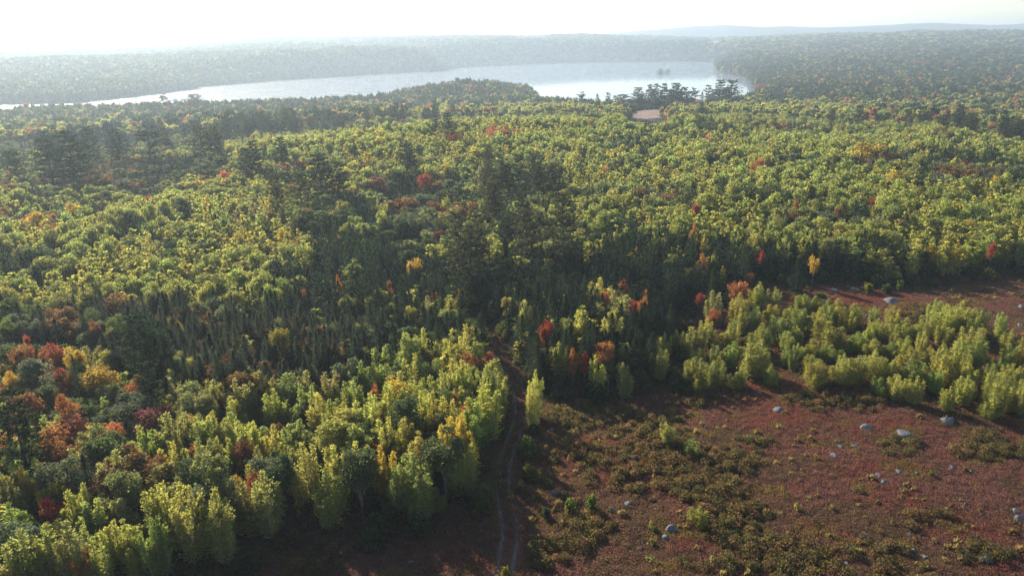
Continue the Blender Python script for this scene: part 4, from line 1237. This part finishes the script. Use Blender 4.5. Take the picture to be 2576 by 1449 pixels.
# ---- labels: hand-written for landmarks, otherwise told by look, size and the landmark beside it
WORD = {"birch": "birch", "poplar": "poplar", "maple": "maple", "oak": "oak", "spruce": "spruce", "pine": "pine"}
GROUPS = {"birch": "birches of the wood and the open ground", "poplar": "poplars in the wood", "maple": "maples turning colour in the wood", "oak": "round-crowned oaks in the wood", "spruce": "spruces in the wood", "pine": "pines in the wood"}
marks = [t for t in chosen if t["phrase"]]
MP = np.array([[t["px"], t["py"]] for t in marks])
LANDMARKS_EXTRA = []
used = {}
def describe(t):
    k = EXTRA[t["kind"]]
    d = np.hypot(MP[:, 0] - t["px"], (MP[:, 1] - t["py"]) * 1.4)
    rel_h = t["h"] / {"birch": 8, "poplar": 9.5, "maple": 7.5, "oak": 8, "spruce": 6.5, "pine": 13}[k]
    size = "tall" if rel_h > 1.1 else ("low" if rel_h < .88 else "")
    slim = t["w"] / t["h"]; shp = {"birch": (.36, .46), "poplar": (.42, .52), "maple": (.5, .64), "oak": (.56, .72), "spruce": (.34, .44), "pine": (.38, .5)}[k]
    form = "slim" if slim < shp[0] else ("broad" if slim > shp[1] else "")
    best = None
    for n, mi in enumerate(np.argsort(d)[:7]):
        m = marks[mi]; dx, dy = t["px"] - m["px"], t["py"] - m["py"]
        if abs(dx) > 1.3 * abs(dy): r = "right of" if dx > 0 else "left of"
        elif abs(dy) > 1.3 * abs(dx): r = "behind" if dy < 0 else "in front of"
        else: r = ("behind and " if dy < 0 else "in front and ") + ("right of" if dx > 0 else "left of")
        near = "close " if d[mi] < 60 else ("" if d[mi] < 160 else "well ")
        words = [x for x in (size, form, t["tone"], WORD[k]) if x]
        lb = " ".join(words) + f" {near}{r} the " + m["phrase"]
        if len(lb.split()) > 16: lb = " ".join([x for x in (size or form, t["tone"], WORD[k]) if x]) + f" {r} the " + m["phrase"]
        if len(lb.split()) > 16: continue
        best = best or lb
        if lb not in used: break
    else: lb = best or lb
    if not best:
        for mi in np.argsort(d):
            m = marks[mi]; r = "left of" if t["px"] < m["px"] else "right of"
            lb = f"{t['tone']} {WORD[k]} {r} the " + m["phrase"]
            if len(lb.split()) <= 15: break
    used[lb] = used.get(lb, 0) + 1
    return lb

def add_tree(t):
    k = EXTRA[t["kind"]]
    lod = 0 if t["dep"] < 150 else 1
    v = rnd.randrange(NVAR[t["kind"]]); cm, tm = PROTO[t["kind"], lod][v]
    root = bpy.data.objects.new(k + "_tree", None); COL.objects.link(root)
    root.empty_display_size = .5
    root.location = (t["x"], t["y"], t["z"] - .05); root.rotation_euler = (0, 0, rnd.uniform(0, 6.28))
    s = t["w"] / 4.0; root.scale = (s, s, t["h"] / 10.0)
    lb = t["phrase"] if t["phrase"] else describe(t)
    tag(root, lb, k, GROUPS[k])
    c = link("crown", cm, root); c["tint"] = [float(v_) for v_ in t["tint"]]
    link("trunk", tm, root)
for t in chosen:
    if t["phrase"]: used[t["phrase"]] = 1
for t in chosen: add_tree(t)

STUFF_LABEL = {"birch": "farther birches of the wood, pale yellow-green, too many to count", "poplar": "farther poplars merging into one light green canopy",
               "maple": "farther maples dotted red and orange through the wood", "oak": "farther round oaks merging into the dark green canopy",
               "spruce": "farther spruces crowding the wood with dark spires", "pine": "farther dark pines towards the lake"}
def scatter_trees(k, lst, name, label):
    near = [t for t in lst]
    srcs = WHOLE[k, 1] + WHOLE[k, 2]; n1 = len(WHOLE[k, 1])
    idx = [rnd.randrange(n1) if t["dep"] < 400 else n1 + rnd.randrange(len(WHOLE[k, 2])) for t in near]
    scatter(name, [(t["x"], t["y"], t["z"] - .05) for t in near], [rnd.uniform(0, 6.28) for t in near], [(t["w"] / 4, t["w"] / 4, t["h"] / 10) for t in near],
            [t["tint"] for t in near], idx, srcs, label, "forest")
for k in KINDS:
    if rest[k]: scatter_trees(k, rest[k], k + "_forest", STUFF_LABEL[k])

# ---------------------------------------------------------------- far forest: clumps of crowns out to the skyline
FIELDS_FAR = []
def far_field(name, pts_px, dist_guess, label=None):
    pts = []
    for a, b in pts_px:
        d = ray(a, b); t = dist_guess / math.hypot(d[0], d[1]); p = CAM + d * t
        for _ in range(60):
            z = H1(p[0], p[1]); e = p[2] - z
            if abs(e) < .3: break
            t += (e / max(.01, -d[2])) * .35 if d[2] < 0 else 5
            p = CAM + d * t
        pts.append((p[0], p[1]))
    FIELDS_FAR.append((name, pts))
far_field("field", [(1255, 130), (1262, 126), (1320, 122), (1400, 120), (1350, 126), (1300, 130)], 3400)
far_field("field", [(1770, 121), (1790, 118), (1815, 119), (1812, 124), (1780, 125)], 3300)
far_field("field", [(2440, 97), (2500, 92), (2600, 90), (2600, 96), (2500, 99)], 4200)

COTTAGES = []
for px_, py_, dist_ in ((430, 222, 1400), (2330, 184, None), (1928, 212, None), (1215, 291, None)):
    if dist_: c_ = CAM + ray(px_, py_) * dist_; c_ = np.array([c_[0], c_[1], H1(c_[0], c_[1])])
    else: c_ = canopy_hit(px_, py_, 1.5); c_[2] = H1(c_[0], c_[1])
    COTTAGES.append(c_)
F1 = hexpts(600, 5200, lambda r: max(7.0, r * .0051), R(38))
bad = in_poly(F1[:, 0], F1[:, 1], LAKE) | (seg_dist(F1[:, 0], F1[:, 1], LAKE) < 4) & (np.hypot(F1[:, 0], F1[:, 1]) < 1400)
bad |= in_poly(F1[:, 0], F1[:, 1], FIELD) | (seg_dist(F1[:, 0], F1[:, 1], FIELD) < 7)
for nm, pl in FIELDS_FAR: bad |= in_poly(F1[:, 0], F1[:, 1], pl)
F1 = F1[~bad]
for c_ in COTTAGES[:3]:
    n_ = unit(c_[:2]); rel = F1 - c_[:2]; al = rel @ n_; ac_ = np.abs(rel @ np.array([n_[1], -n_[0]]))
    F1 = F1[~((ac_ < 12) & (al < 12) & (al > -45))]
FZ = height(F1[:, 0], F1[:, 1]); D = np.hypot(F1[:, 0], F1[:, 1])
pj = proj(np.stack([F1[:, 0], F1[:, 1], FZ + 9], -1)); MX, GD = zone_mix(pj[:, 0], pj[:, 1])
vis = (pj[:, 0] > -200) & (pj[:, 0] < 2780)
across = D > np.interp(pj[:, 0], [-500, 0, 500, 900, 1120, 1300, 1780, 1800, 3000], [1150, 1150, 1420, 1800, 2000, 2300, 2400, 9e9, 9e9])
names = {"dark": [], "broad": []}
pts, rz, sc_, tn, ix, ac = [], [], [], [], [], []
fmix = np.where(across[:, None], np.array([.02, .05, .02, .45, .22, .24]), MX)
SHD = seg_dist(F1[:, 0], F1[:, 1], LAKE)
for i in np.nonzero(vis)[0]:
    kind = KINDS[min(5, int(np.searchsorted(np.cumsum(fmix[i]), rng.uniform(0, .999))))]
    if SHD[i] < 80 and not across[i] and rng.uniform() < .6: kind = 'spruce' if rng.uniform() < .5 else 'pine'
    dk = kind in ("spruce", "pine")
    s = max(7.0, D[i] * .0051) / 9.0 * 1.25
    hs = rng.uniform(1.05, 1.5) * (1.12 if dk else 1.0) * (1 + .25 * float(sstep(900, 1800, D[i])))
    hq = 10.0 * hs
    if not across[i] and D[i] < 1500:
        hq = fit_height(F1[i, 0], F1[i, 1], FZ[i], hq * 1.22, bool(SHD[i] < 70)) / 1.22
        if hq < 4.5: continue
        hs = hq / 10.0
    tone = pick_tone(kind, GD[i], rng)
    tt = np.array(TINTS[kind][tone]) * rng.uniform(.8, 1.2)
    pts.append((F1[i, 0], F1[i, 1], FZ[i] - .3)); rz.append(rng.uniform(0, 6.28)); sc_.append((s, s, hs)); tn.append(tt)
    ix.append(int(rng.integers(6)) + (6 if dk else 0)); ac.append(bool(across[i]))
pts, rz, sc_, tn, ix, ac = map(np.array, (pts, rz, sc_, tn, ix, ac))
SR = CLUMPS["broad"] + CLUMPS["dark"]
scatter("lakeside_forest", pts[~ac], rz[~ac], sc_[~ac], tn[~ac], ix[~ac], SR, "mixed forest reaching from the wood to the lake and the right horizon", "forest")
scatter("far_shore_forest", pts[ac], rz[ac], sc_[ac], tn[ac], ix[ac], SR, "hazy blue forest covering the hills across the lake", "forest")

def drape(name, poly, mat, dz=.25, step=6):
    poly = np.array(poly); mn = poly.min(0); mxx = poly.max(0)
    st = max(step, (mxx - mn).max() / 60)
    xs = np.arange(mn[0], mxx[0] + st, st); ys = np.arange(mn[1], mxx[1] + st, st)
    X, Y = np.meshgrid(xs, ys, indexing='ij'); Z = height(X, Y) + dz
    n = len(ys); i, j = np.meshgrid(np.arange(len(xs) - 1), np.arange(n - 1), indexing='ij'); a = (i * n + j).ravel()
    cx, cy2 = X[:-1, :-1].ravel() + st / 2, Y[:-1, :-1].ravel() + st / 2
    ok = in_poly(cx, cy2, poly)
    a = a[ok]
    if len(a) == 0: return
    me = make_mesh(name, np.stack([X, Y, Z], -1).reshape(-1, 3), np.stack([a, a + n, a + n + 1, a + 1], -1), [mat], smooth=True)
    tag(link(name, me), kind="structure")
FIELD_MAT = plain_mat("blueberry_field", (.20, .115, .085), .95, .3, .08)
fc = np.mean(FIELD, 0)
drape("field", [tuple(fc + (np.array(f) - fc) * 1.05) for f in FIELD], FIELD_MAT, .25, 2.5)
for nm, pl in FIELDS_FAR: drape(nm, pl, FIELD_MAT, 1.5, 10)

# ---------------------------------------------------------------- low cover of the open ground
def tuft_shape(seed, n, r, h, ls, upright):
    g = np.random.default_rng(seed)
    a = g.uniform(0, 6.28, n); rr = r * np.sqrt(g.uniform(0, 1, n)); hh = h * g.uniform(.15, 1, n) * np.sqrt(np.clip(1.05 - (rr / r) ** 2, 0.02, 1))
    c = np.stack([rr * np.cos(a), rr * np.sin(a), hh], -1)
    ax = unit(np.stack([np.cos(a) * .6, np.sin(a) * .6, np.full(n, upright)], -1) + g.normal(0, .5, (n, 3)))
    sd_ = unit(np.cross(ax, g.normal(0, 1, (n, 3)))); sz = ls * g.uniform(.6, 1.3, n)
    V, Fc = leaves(c, ax * sz[:, None], sd_ * (sz * .55)[:, None])
    return bpy.data.objects.new("tuft_shape", make_mesh("tuft_shape", V, Fc, [FOL], g.uniform(.2, .75, n)))
MAT_T = [tuft_shape(900 + i, 160, .60, .24, .060, .9) for i in range(5)]
SHRUB_T = [tuft_shape(920 + i, 210, .62, .75, .095, .7) for i in range(6)]
BUSH_T = [tuft_shape(940 + i, 420, .9, 1.7, .15, 1.2) for i in range(5)]
GRASS_T = [tuft_shape(960 + i, 40, .35, .5, .17, 2.5) for i in range(4)]

lo = np.array([-75, 58]); hi = np.array([135, 175])
def spread(sp):
    xs = np.arange(lo[0], hi[0], sp); ys = np.arange(lo[1], hi[1], sp)
    X, Y = np.meshgrid(xs, ys); p = np.stack([X.ravel(), Y.ravel()], -1) + rng.uniform(-.5, .5, (X.size, 2)) * sp
    q = proj(np.stack([p[:, 0], p[:, 1], np.zeros(len(p))], -1))
    p = p[(q[:, 0] > -80) & (q[:, 0] < 2660) & (q[:, 1] < 1540) & (q[:, 1] > 640)]
    return p
# dark olive shrub patches seen in the photo: x, y, rx, ry (photo pixels), density
PATCH = [(1840, 1300, 150, 110, .95), (1780, 1230, 110, 60, .8), (1960, 1380, 260, 60, .8), (1700, 1150, 160, 50, .8), (1560, 1060, 200, 80, .75), (1430, 1040, 90, 60, .7), (2290, 1120, 100, 35, .85), (2460, 1130, 110, 50, .85),
         (1920, 1120, 110, 28, .8), (1870, 1170, 80, 30, .8), (1400, 1380, 120, 60, .85), (1480, 1330, 70, 50, .7), (2060, 1010, 90, 22, .7), (2200, 1020, 130, 22, .6), (1980, 740, 60, 18, .5), (2300, 790, 220, 26, .7), (2480, 840, 120, 40, .7), (1340, 1180, 60, 60, .6),
         (2100, 1250, 130, 40, .5), (2200, 1330, 130, 40, .5), (1700, 1420, 300, 40, .6), (1250, 1420, 180, 40, .4), (900, 1400, 250, 60, .45), (1750, 980, 120, 30, .6), (1500, 985, 140, 25, .7), (2000, 880, 300, 100, .35), (2500, 1390, 90, 40, .3)]
def patchness(p):
    q = proj(np.stack([p[:, 0], p[:, 1], np.zeros(len(p))], -1)); v = np.zeros(len(p))
    for cx, cy_, rx, ry, dn in PATCH: v = np.maximum(v, dn * np.exp(-((q[:, 0] - cx) / rx) ** 2 - ((q[:, 1] - cy_) / ry) ** 2))
    return v
# crimson blueberry mats
RED = [(2450, 1330, 170, 60, 1), (2330, 1260, 160, 40, .8), (1560, 1160, 170, 60, .8), (1960, 1050, 150, 50, .8), (2180, 1075, 160, 40, .7), (1720, 1360, 90, 40, 1), (2100, 755, 160, 30, .9), (2560, 1100, 60, 60, .9), (1660, 1230, 70, 40, .6), (2550, 1420, 120, 50, .8), (1120, 1400, 120, 40, .6), (2220, 1170, 120, 30, .7), (1880, 1010, 100, 30, .6)]
def redness(p):
    q = proj(np.stack([p[:, 0], p[:, 1], np.zeros(len(p))], -1)); v = np.zeros(len(p))
    for cx, cy_, rx, ry, dn in RED: v = np.maximum(v, dn * np.exp(-((q[:, 0] - cx) / rx) ** 2 - ((q[:, 1] - cy_) / ry) ** 2))
    return v
def lay(name, p, sources, tints, s_lo, s_hi, label, cat, dz=-.03):
    z = height(p[:, 0], p[:, 1]) + dz; n = len(p)
    s = rng.uniform(s_lo, s_hi, n)
    scatter(name, np.stack([p[:, 0], p[:, 1], z], -1), rng.uniform(0, 6.28, n), np.stack([s, s, s * rng.uniform(.7, 1.25, n)], -1), tints, rng.integers(0, len(sources), n), sources, label, cat)
def clear(p, m=1.25):
    d = seg_dist(p[:, 0], p[:, 1], TRACK, False)
    return (d > m) | ((d < .36) & (m < 1.3))
def jit(n, a=.14, b=.05):
    return rng.uniform(1 - a, 1 + a, (n, 1)) * (1 + rng.normal(0, b, (n, 3)))

p = spread(.62); p = p[in_poly(p[:, 0], p[:, 1], BARREN) & clear(p)]
red = redness(p); n1 = fbm(p[:, 0] / 7, p[:, 1] / 7, 61, 4); n2 = fbm(p[:, 0] / 2.2, p[:, 1] / 2.2, 71, 3)
rr_ = np.clip(red * 1.0 + (n1 - .5) * 1.6 + (n2 - .5) * .8, 0, 1)
brown = np.array([.100, .061, .048]); redc = np.array([.142, .045, .048]); mauve = np.array([.126, .059, .061]); ochre = np.array([.12, .080, .036])
base = brown * (1 - rr_[:, None]) + redc * rr_[:, None]
mm = (vnoise(p[:, 0] / 5 + 40, p[:, 1] / 5, 91) > .62)[:, None]
base = np.where(mm & (rr_ < .5)[:, None], mauve, base)
oo = (vnoise(p[:, 0] / 2.6, p[:, 1] / 2.6, 93) > .74)[:, None]
base = np.where(oo, ochre, base)
lay("blueberry_cover", p, MAT_T, base * jit(len(p), .1, .04), .75, 1.35, "red and brown blueberry plants covering the open ground", "ground cover")

p = spread(.85); p = p[clear(p, 1.5)]
inb = in_poly(p[:, 0], p[:, 1], BARREN)
pt = patchness(p); dn = np.clip((pt * 1.15 + (fbm(p[:, 0] / 7, p[:, 1] / 7, 55, 4) - .5) * 1.7 - .36) * 2.0, 0, 1)
p = p[inb & (rng.uniform(0, 1, len(p)) < dn)]
sh = np.array([[.085, .066, .028], [.100, .074, .032], [.105, .068, .036], [.070, .060, .026]])[rng.integers(0, 4, len(p))]
lay("heath_shrubs", p, SHRUB_T, sh * jit(len(p)), .7, 1.5, "low dark olive heath shrubs growing in patches on the open ground", "shrubs")

p = spread(1.5); p = p[in_poly(p[:, 0], p[:, 1], BARREN) & (rng.uniform(0, 1, len(p)) < .2 * (fbm(p[:, 0] / 9, p[:, 1] / 9, 43, 2) > .47))]
gs = np.array([[.15, .105, .05], [.12, .09, .04], [.13, .11, .045]])[rng.integers(0, 3, len(p))]
lay("dry_grass", p, GRASS_T, gs * jit(len(p)), .7, 1.4, "straw-coloured dry grass tufts among the blueberry plants", "grass")

# bushes under and along the edge of the wood
p = hexpts(52, 240, lambda r: 2.6, R(40)); d = seg_dist(p[:, 0], p[:, 1], BARREN); inb = in_poly(p[:, 0], p[:, 1], BARREN)
ok = (~inb & (rng.uniform(0, 1, len(p)) < .75)) | (inb & (d < 5) & (rng.uniform(0, 1, len(p)) < .5))
ok &= seg_dist(p[:, 0], p[:, 1], TRACK, False) > 2.0
p = p[ok]
us_ = np.array([[.040, .055, .020], [.055, .060, .020], [.070, .048, .024], [.03, .045, .018]])[rng.integers(0, 4, len(p))]
lay("undergrowth", p, BUSH_T, us_ * jit(len(p)), .6, 1.75, "dark bushy undergrowth along the foot of the wood", "undergrowth")

# ---------------------------------------------------------------- two-rut track
def build_track():
    pts = np.array(TRACK); seg = np.linalg.norm(np.diff(pts, axis=0), axis=1); s = np.concatenate([[0], np.cumsum(seg)])
    ss = np.arange(0, s[-1], .35)
    # smooth centre line
    def sm(a):
        v = np.interp(ss, s, a); k = np.hanning(25); k /= k.sum(); pad = np.pad(v, 12, mode='edge'); return np.convolve(pad, k, 'valid')
    cx, cy_ = sm(pts[:, 0]), sm(pts[:, 1])
    t = unit(np.stack([np.gradient(cx), np.gradient(cy_)], -1)); nr = np.stack([t[:, 1], -t[:, 0]], -1)
    V = []; Fc = []
    for side in (-.78, .78):
        o = len(V)
        for i in range(len(ss)):
            wv = max(.02, .21 * float(sstep(.22, .52, fbm(np.array([ss[i] / 3.5 + side * 9]), np.array([side * 5.0]), 8, 3))[0])) + .02 * rng.normal()
            for f in (-1, 0, 1):
                x = cx[i] + nr[i, 0] * (side + f * wv); y = cy_[i] + nr[i, 1] * (side + f * wv)
                V.append((x, y, H1(x, y) + (.03 if f else .015)))
            if i:
                b = o + (i - 1) * 3
                Fc += [(b, b + 1, b + 4, b + 3), (b + 1, b + 2, b + 5, b + 4)]
    me = make_mesh("track", np.array(V), np.array(Fc), [plain_mat("track_gravel", (.072, .060, .049), .95, .5, 1.8)], smooth=True)
    tag(link("track", me), kind="structure")
build_track()

# ---------------------------------------------------------------- boulders
def rock_mesh(seed, flat):
    g = np.random.default_rng(seed)
    import bmesh
    bm = bmesh.new(); bmesh.ops.create_icosphere(bm, subdivisions=4, radius=1)
    pl = [unit(g.normal(0, 1, 3) * [1, 1, .8] + [0, 0, .15]) for _ in range(12)]; dl = g.uniform(.55, .92, 12)
    off = g.uniform(0, 50, 3)
    for v in bm.verts:
        c = np.array(v.co)
        for n_, d_ in zip(pl, dl):
            e = c @ n_ - d_
            if e > 0: c = c - n_ * e * .95
        r = 1 + .16 * (fbm(np.array([c[0] * 1.7 + off[0]]), np.array([c[1] * 1.7 + c[2] * 1.3 + off[1]]), seed, 4)[0] - .5)
        c = c * r; c[2] *= flat
        v.co = c
    me = bpy.data.meshes.new("boulder"); bm.to_mesh(me); bm.free(); me.materials.append(ROCK)
    for f in me.polygons: f.use_smooth = False
    return me
ROCKS = [rock_mesh(31 + i, .62 + .06 * (i % 4)) for i in range(9)]
FIXED = [(t["phrase"], t["px"], t["py"]) for t in marks]
rocks = []
for ln in BOULDERS.strip().split("\n"):
    hd, ph = ln.split("|"); a = hd.split(); px, py = zp(a[0], float(a[1]), float(a[2])); wz, hz = float(a[3]), float(a[4])
    p = ground_hit(px, py + hz * .33334 * .3); depth = float((p - CAM) @ F_); k = .33334 * depth / FOC
    rocks.append(dict(p=p, w=wz * k, h=hz * k, tone=a[5], phrase=ph, px=px, py=py))
shrub_marks = []
for ln in SAPLINGS.strip().split("\n"):
    hd, ph = ln.split("|"); a = hd.split(); px, _ = zp(a[0], float(a[1]), 0); _, p0 = zp(a[0], 0, float(a[2])); _, p1 = zp(a[0], 0, float(a[3]))
    shrub_marks.append(dict(px=px, top=p0, foot=p1, w=float(a[4]), kind=a[5], tone=" ".join(a[6:]), phrase=ph, py=p1))
R_LM = [(r["phrase"], r["px"], r["py"]) for r in rocks if r["phrase"]] + [(s["phrase"], s["px"], s["py"]) for s in shrub_marks]
usedr = {r["phrase"] for r in rocks if r["phrase"]}
for i, r in enumerate(rocks):
    o = link("boulder", ROCKS[i % 9]); p = r["p"]
    o.location = (p[0], p[1], H1(p[0], p[1]) + .04 - .12 * r['h']); o.rotation_euler = (rnd.uniform(-.15, .15), rnd.uniform(-.15, .15), rnd.uniform(0, 6.28))
    hh = max(.2, r["h"] * 1.1); o.scale = (r["w"] * .56, r["w"] * .52, hh)
    lb = r["phrase"]
    if not lb:
        sz = "small" if r["w"] < 1.0 else "middling"
        for m in sorted(R_LM, key=lambda m: math.hypot(m[1] - r["px"], 1.4 * (m[2] - r["py"])))[:6]:
            dx, dy = r["px"] - m[1], r["py"] - m[2]
            rel = ("right of" if dx > 0 else "left of") if abs(dx) > abs(dy) else ("behind" if dy < 0 else "in front of")
            lb = f"{sz} {r['tone']} stone {rel} the " + m[0]
            if len(lb.split()) > 16: lb = f"{r['tone']} stone {rel} the " + m[0]
            if len(lb.split()) > 16: continue
            if lb not in usedr: break
        usedr.add(lb)
    tag(o, lb, "boulder", "granite boulders on the open ground")

# ---------------------------------------------------------------- saplings and bushes standing alone on the open ground
BUSH = [make_mesh("bush_crown", *(lambda s: (s[0][0], s[0][1]))(shape_birch(np.random.default_rng(70 + i), 1500, .42)), [FOL], np.random.default_rng(i).uniform(0, 1, len(shape_birch(np.random.default_rng(70 + i), 1500, .42)[0][1]))) for i in range(3)]
BT = [make_mesh("bush_stem", *shape_birch(np.random.default_rng(70 + i), 60, .3)[1], [BARK]) for i in range(3)]
BTINT = {"green": (.13, .17, .036), "dark": (.055, .085, .034), "yellow": (.20, .20, .028), "tan": (.16, .10, .06)}
for s in shrub_marks:
    p = ground_hit(s["px"], s["foot"]); depth = float((p - CAM) @ F_)
    q = proj(p + [0, 0, 1.0]); q0 = proj(p); h = (s["foot"] - s["top"]) / (q0[1] - q[1]); wd = s["w"] * .33334 * depth / FOC
    nm = "birch_sapling" if s["kind"] == "birch" else "bush"
    root = bpy.data.objects.new(nm, None); COL.objects.link(root); root.location = (p[0], p[1], H1(p[0], p[1]) - .03)
    sc2 = wd * 1.25 / 4; root.rotation_euler = (0, 0, rnd.uniform(0, 6.28))
    if s["kind"] == "birch":
        v = rnd.randrange(NVAR["birch"]); cm, tm = PROTO["birch", 1 if h < 4 else 0][v]; root.scale = (sc2, sc2, h * .92 / 10); tint = TINTS["birch"][s["tone"]]
    else:
        v = rnd.randrange(3); cm, tm = BUSH[v], BT[v]; root.scale = (sc2, sc2, max(.5, h * 1.0) / 10); tint = BTINT[s["tone"]]
    tag(root, s["phrase"], "sapling" if nm != "bush" else "bush", "saplings and bushes on the open ground")
    c = link("crown", cm, root); c["tint"] = [float(x) for x in tint]
    link("stem", tm, root)

# ---------------------------------------------------------------- on the lake and its shores
def lake_pt(px, py): return hit(px, py, LAKE_Z)
def ledge(px, py, wpx, hgt, label, name="rock_ledge"):
    p = lake_pt(px, py); D = (p - CAM) @ F_; wd = wpx * D / FOC
    o = link(name, ROCKS[rnd.randrange(9)]); o.location = (p[0], p[1], LAKE_Z); o.scale = (wd / 2, wd / 3, hgt); tag(o, label, "rock", "rocks rising from the lake"); return p
ledge(1625, 188.5, 9, 2.0, "small rock ledge in the lake, nearest the near shore")
ledge(1736, 166, 6, 1.8, "tiny dark rock far out on the lake")
ledge(1724, 187.5, 4, 1.6, "tiniest rock between the tree islet and the right shore")
ledge(1788, 186, 13, 1.6, "long thin rock ledge beside the right lake shore")
def islet(px, py, wpx, hpx, label, tl):
    p = lake_pt(px, py); D = float((p - CAM) @ F_)
    o = link("islet", ROCKS[rnd.randrange(9)]); o.location = (p[0], p[1], LAKE_Z); o.scale = (wpx * D / FOC / 2, wpx * D / FOC / 3, 2.2); tag(o, kind="structure")
    root = bpy.data.objects.new("spruce_tree", None); COL.objects.link(root); root.location = (p[0], p[1], LAKE_Z + .8)
    cm, tm = PROTO["spruce", 1][rnd.randrange(5)]; h = hpx * .85 * D / FOC; root.scale = (wpx * 1.5 * D / FOC / 4,) * 2 + (h / 10,)
    tag(root, tl, "spruce", GROUPS["spruce"]); c = link("crown", cm, root); c["tint"] = (.03, .05, .024); link("trunk", tm, root)
islet(1662, 187, 18, 15, "larger islet", "larger dark spruce on the islet in the lake")
islet(1680, 184.5, 11, 12, "smaller islet", "smaller dark spruce on the islet in the lake")

WALL = plain_mat("white_boards", (.75, .75, .73), .7, .06, 2); ROOF = plain_mat("grey_shingles", (.20, .20, .21), .85, .2, 3); GLASS = plain_mat("window_glass", (.05, .06, .08), .2, .1)
def cottage(px, py, L_, W_, H_, yaw, label, dist=None, roof=ROOF):
    p = COTTAGES[dist]; z = p[2]
    root = bpy.data.objects.new("cottage", None); COL.objects.link(root); root.location = (p[0], p[1], z); root.rotation_euler = (0, 0, yaw)
    tag(root, label, "house", "cottages around the lake")
    l, w2, h, rg = L_ / 2, W_ / 2, H_, H_ * 1.75
    V = np.array([(-l, -w2, -2), (l, -w2, -2), (l, w2, -2), (-l, w2, -2), (-l, -w2, h), (l, -w2, h), (l, w2, h), (-l, w2, h), (-l, 0, rg), (l, 0, rg)])
    link("wall", make_mesh("wall", V, [np.array([(0, 1, 5, 4), (2, 3, 7, 6)]), np.array([(1, 2, 6, 9, 5), (3, 0, 4, 8, 7)])], [WALL]), root)
    e = .5; k = (rg - h) / w2
    V = np.array([(-l - e, -w2 - e, h - e * k + .15), (l + e, -w2 - e, h - e * k + .15), (l + e, 0, rg + .15), (-l - e, 0, rg + .15), (-l - e, w2 + e, h - e * k + .15), (l + e, w2 + e, h - e * k + .15)])
    V = np.concatenate([V, V + [0, 0, .25]])
    link("roof", make_mesh("roof", V, np.array([(0, 1, 2, 3), (3, 2, 5, 4), (6, 9, 8, 7), (9, 10, 11, 8), (0, 6, 7, 1), (4, 5, 11, 10), (0, 3, 9, 6), (3, 4, 10, 9), (1, 7, 8, 2), (2, 8, 11, 5)]), [roof]), root)
    for q in (-.5, .5):
        V = np.array([(q * l - .6, -w2 - .03, h * .35), (q * l + .6, -w2 - .03, h * .35), (q * l + .6, -w2 - .03, h * .8), (q * l - .6, -w2 - .03, h * .8)]); V = np.concatenate([V, V + [0, -.06, 0]])
        link("window", make_mesh("window", V, np.array([(0, 3, 2, 1), (4, 5, 6, 7), (0, 1, 5, 4), (1, 2, 6, 5), (2, 3, 7, 6), (3, 0, 4, 7)]), [GLASS]), root)
    V = np.array([(-.5, -w2 - .04, 0), (.5, -w2 - .04, 0), (.5, -w2 - .04, 2.1), (-.5, -w2 - .04, 2.1)]); V = np.concatenate([V, V + [0, -.06, 0]])
    link("door", make_mesh("door", V, np.array([(0, 3, 2, 1), (4, 5, 6, 7), (0, 1, 5, 4), (1, 2, 6, 5), (2, 3, 7, 6), (3, 0, 4, 7)]), [ROOF]), root)
WR = plain_mat("pale_metal_roof", (.62, .64, .67), .5, .06, 2)
cottage(430, 219, 13, 8, 4, .25, "pale cottage among trees on the far shore at the left", 0, WR)
cottage(2330, 180, 10, 8, 4, -.35, "white house half hidden by trees at the upper right", 1)
cottage(1928, 210, 10, 7, 3.2, .3, "small pale cottage on the bank right of the red maples", 2, WR)
cottage(1215, 290, 3.2, 3, 4.5, .2, "tiny white shed at the foot of the wooded point", 3)

# ---------------------------------------------------------------- haze
def haze():
    x0, x1, y0, y1, z0, z1 = -6800, 6800, -400, 6900, -75, CAM_H + 118
    V = np.array([(x0, y0, z0), (x1, y0, z0), (x1, y1, z0), (x0, y1, z0), (x0, y0, z1), (x1, y0, z1), (x1, y1, z1), (x0, y1, z1)])
    m, n, N, L = new_mat("haze_air"); out = N("OutputMaterial"); v = N("VolumePrincipled")
    v.inputs["Color"].default_value = (*HAZE_COL, 1); v.inputs["Density"].default_value = HAZE_DENSITY; v.inputs["Anisotropy"].default_value = HAZE_G
    L(v.outputs[0], out.inputs["Volume"])
    o = link("haze", make_mesh("haze", V, np.array([(0, 3, 2, 1), (4, 5, 6, 7), (0, 1, 5, 4), (1, 2, 6, 5), (2, 3, 7, 6), (3, 0, 4, 7)]), [m]))
    tag(o, "pale blue haze hanging over the lake and the far hills", "haze", kind="stuff")
haze()
print("TREES", len(trees), "OBJECTS", len(chosen), {k: len(v) for k, v in rest.items()}, "FAR", len(pts), "DUP", sum(v > 1 for v in used.values()), len(used))
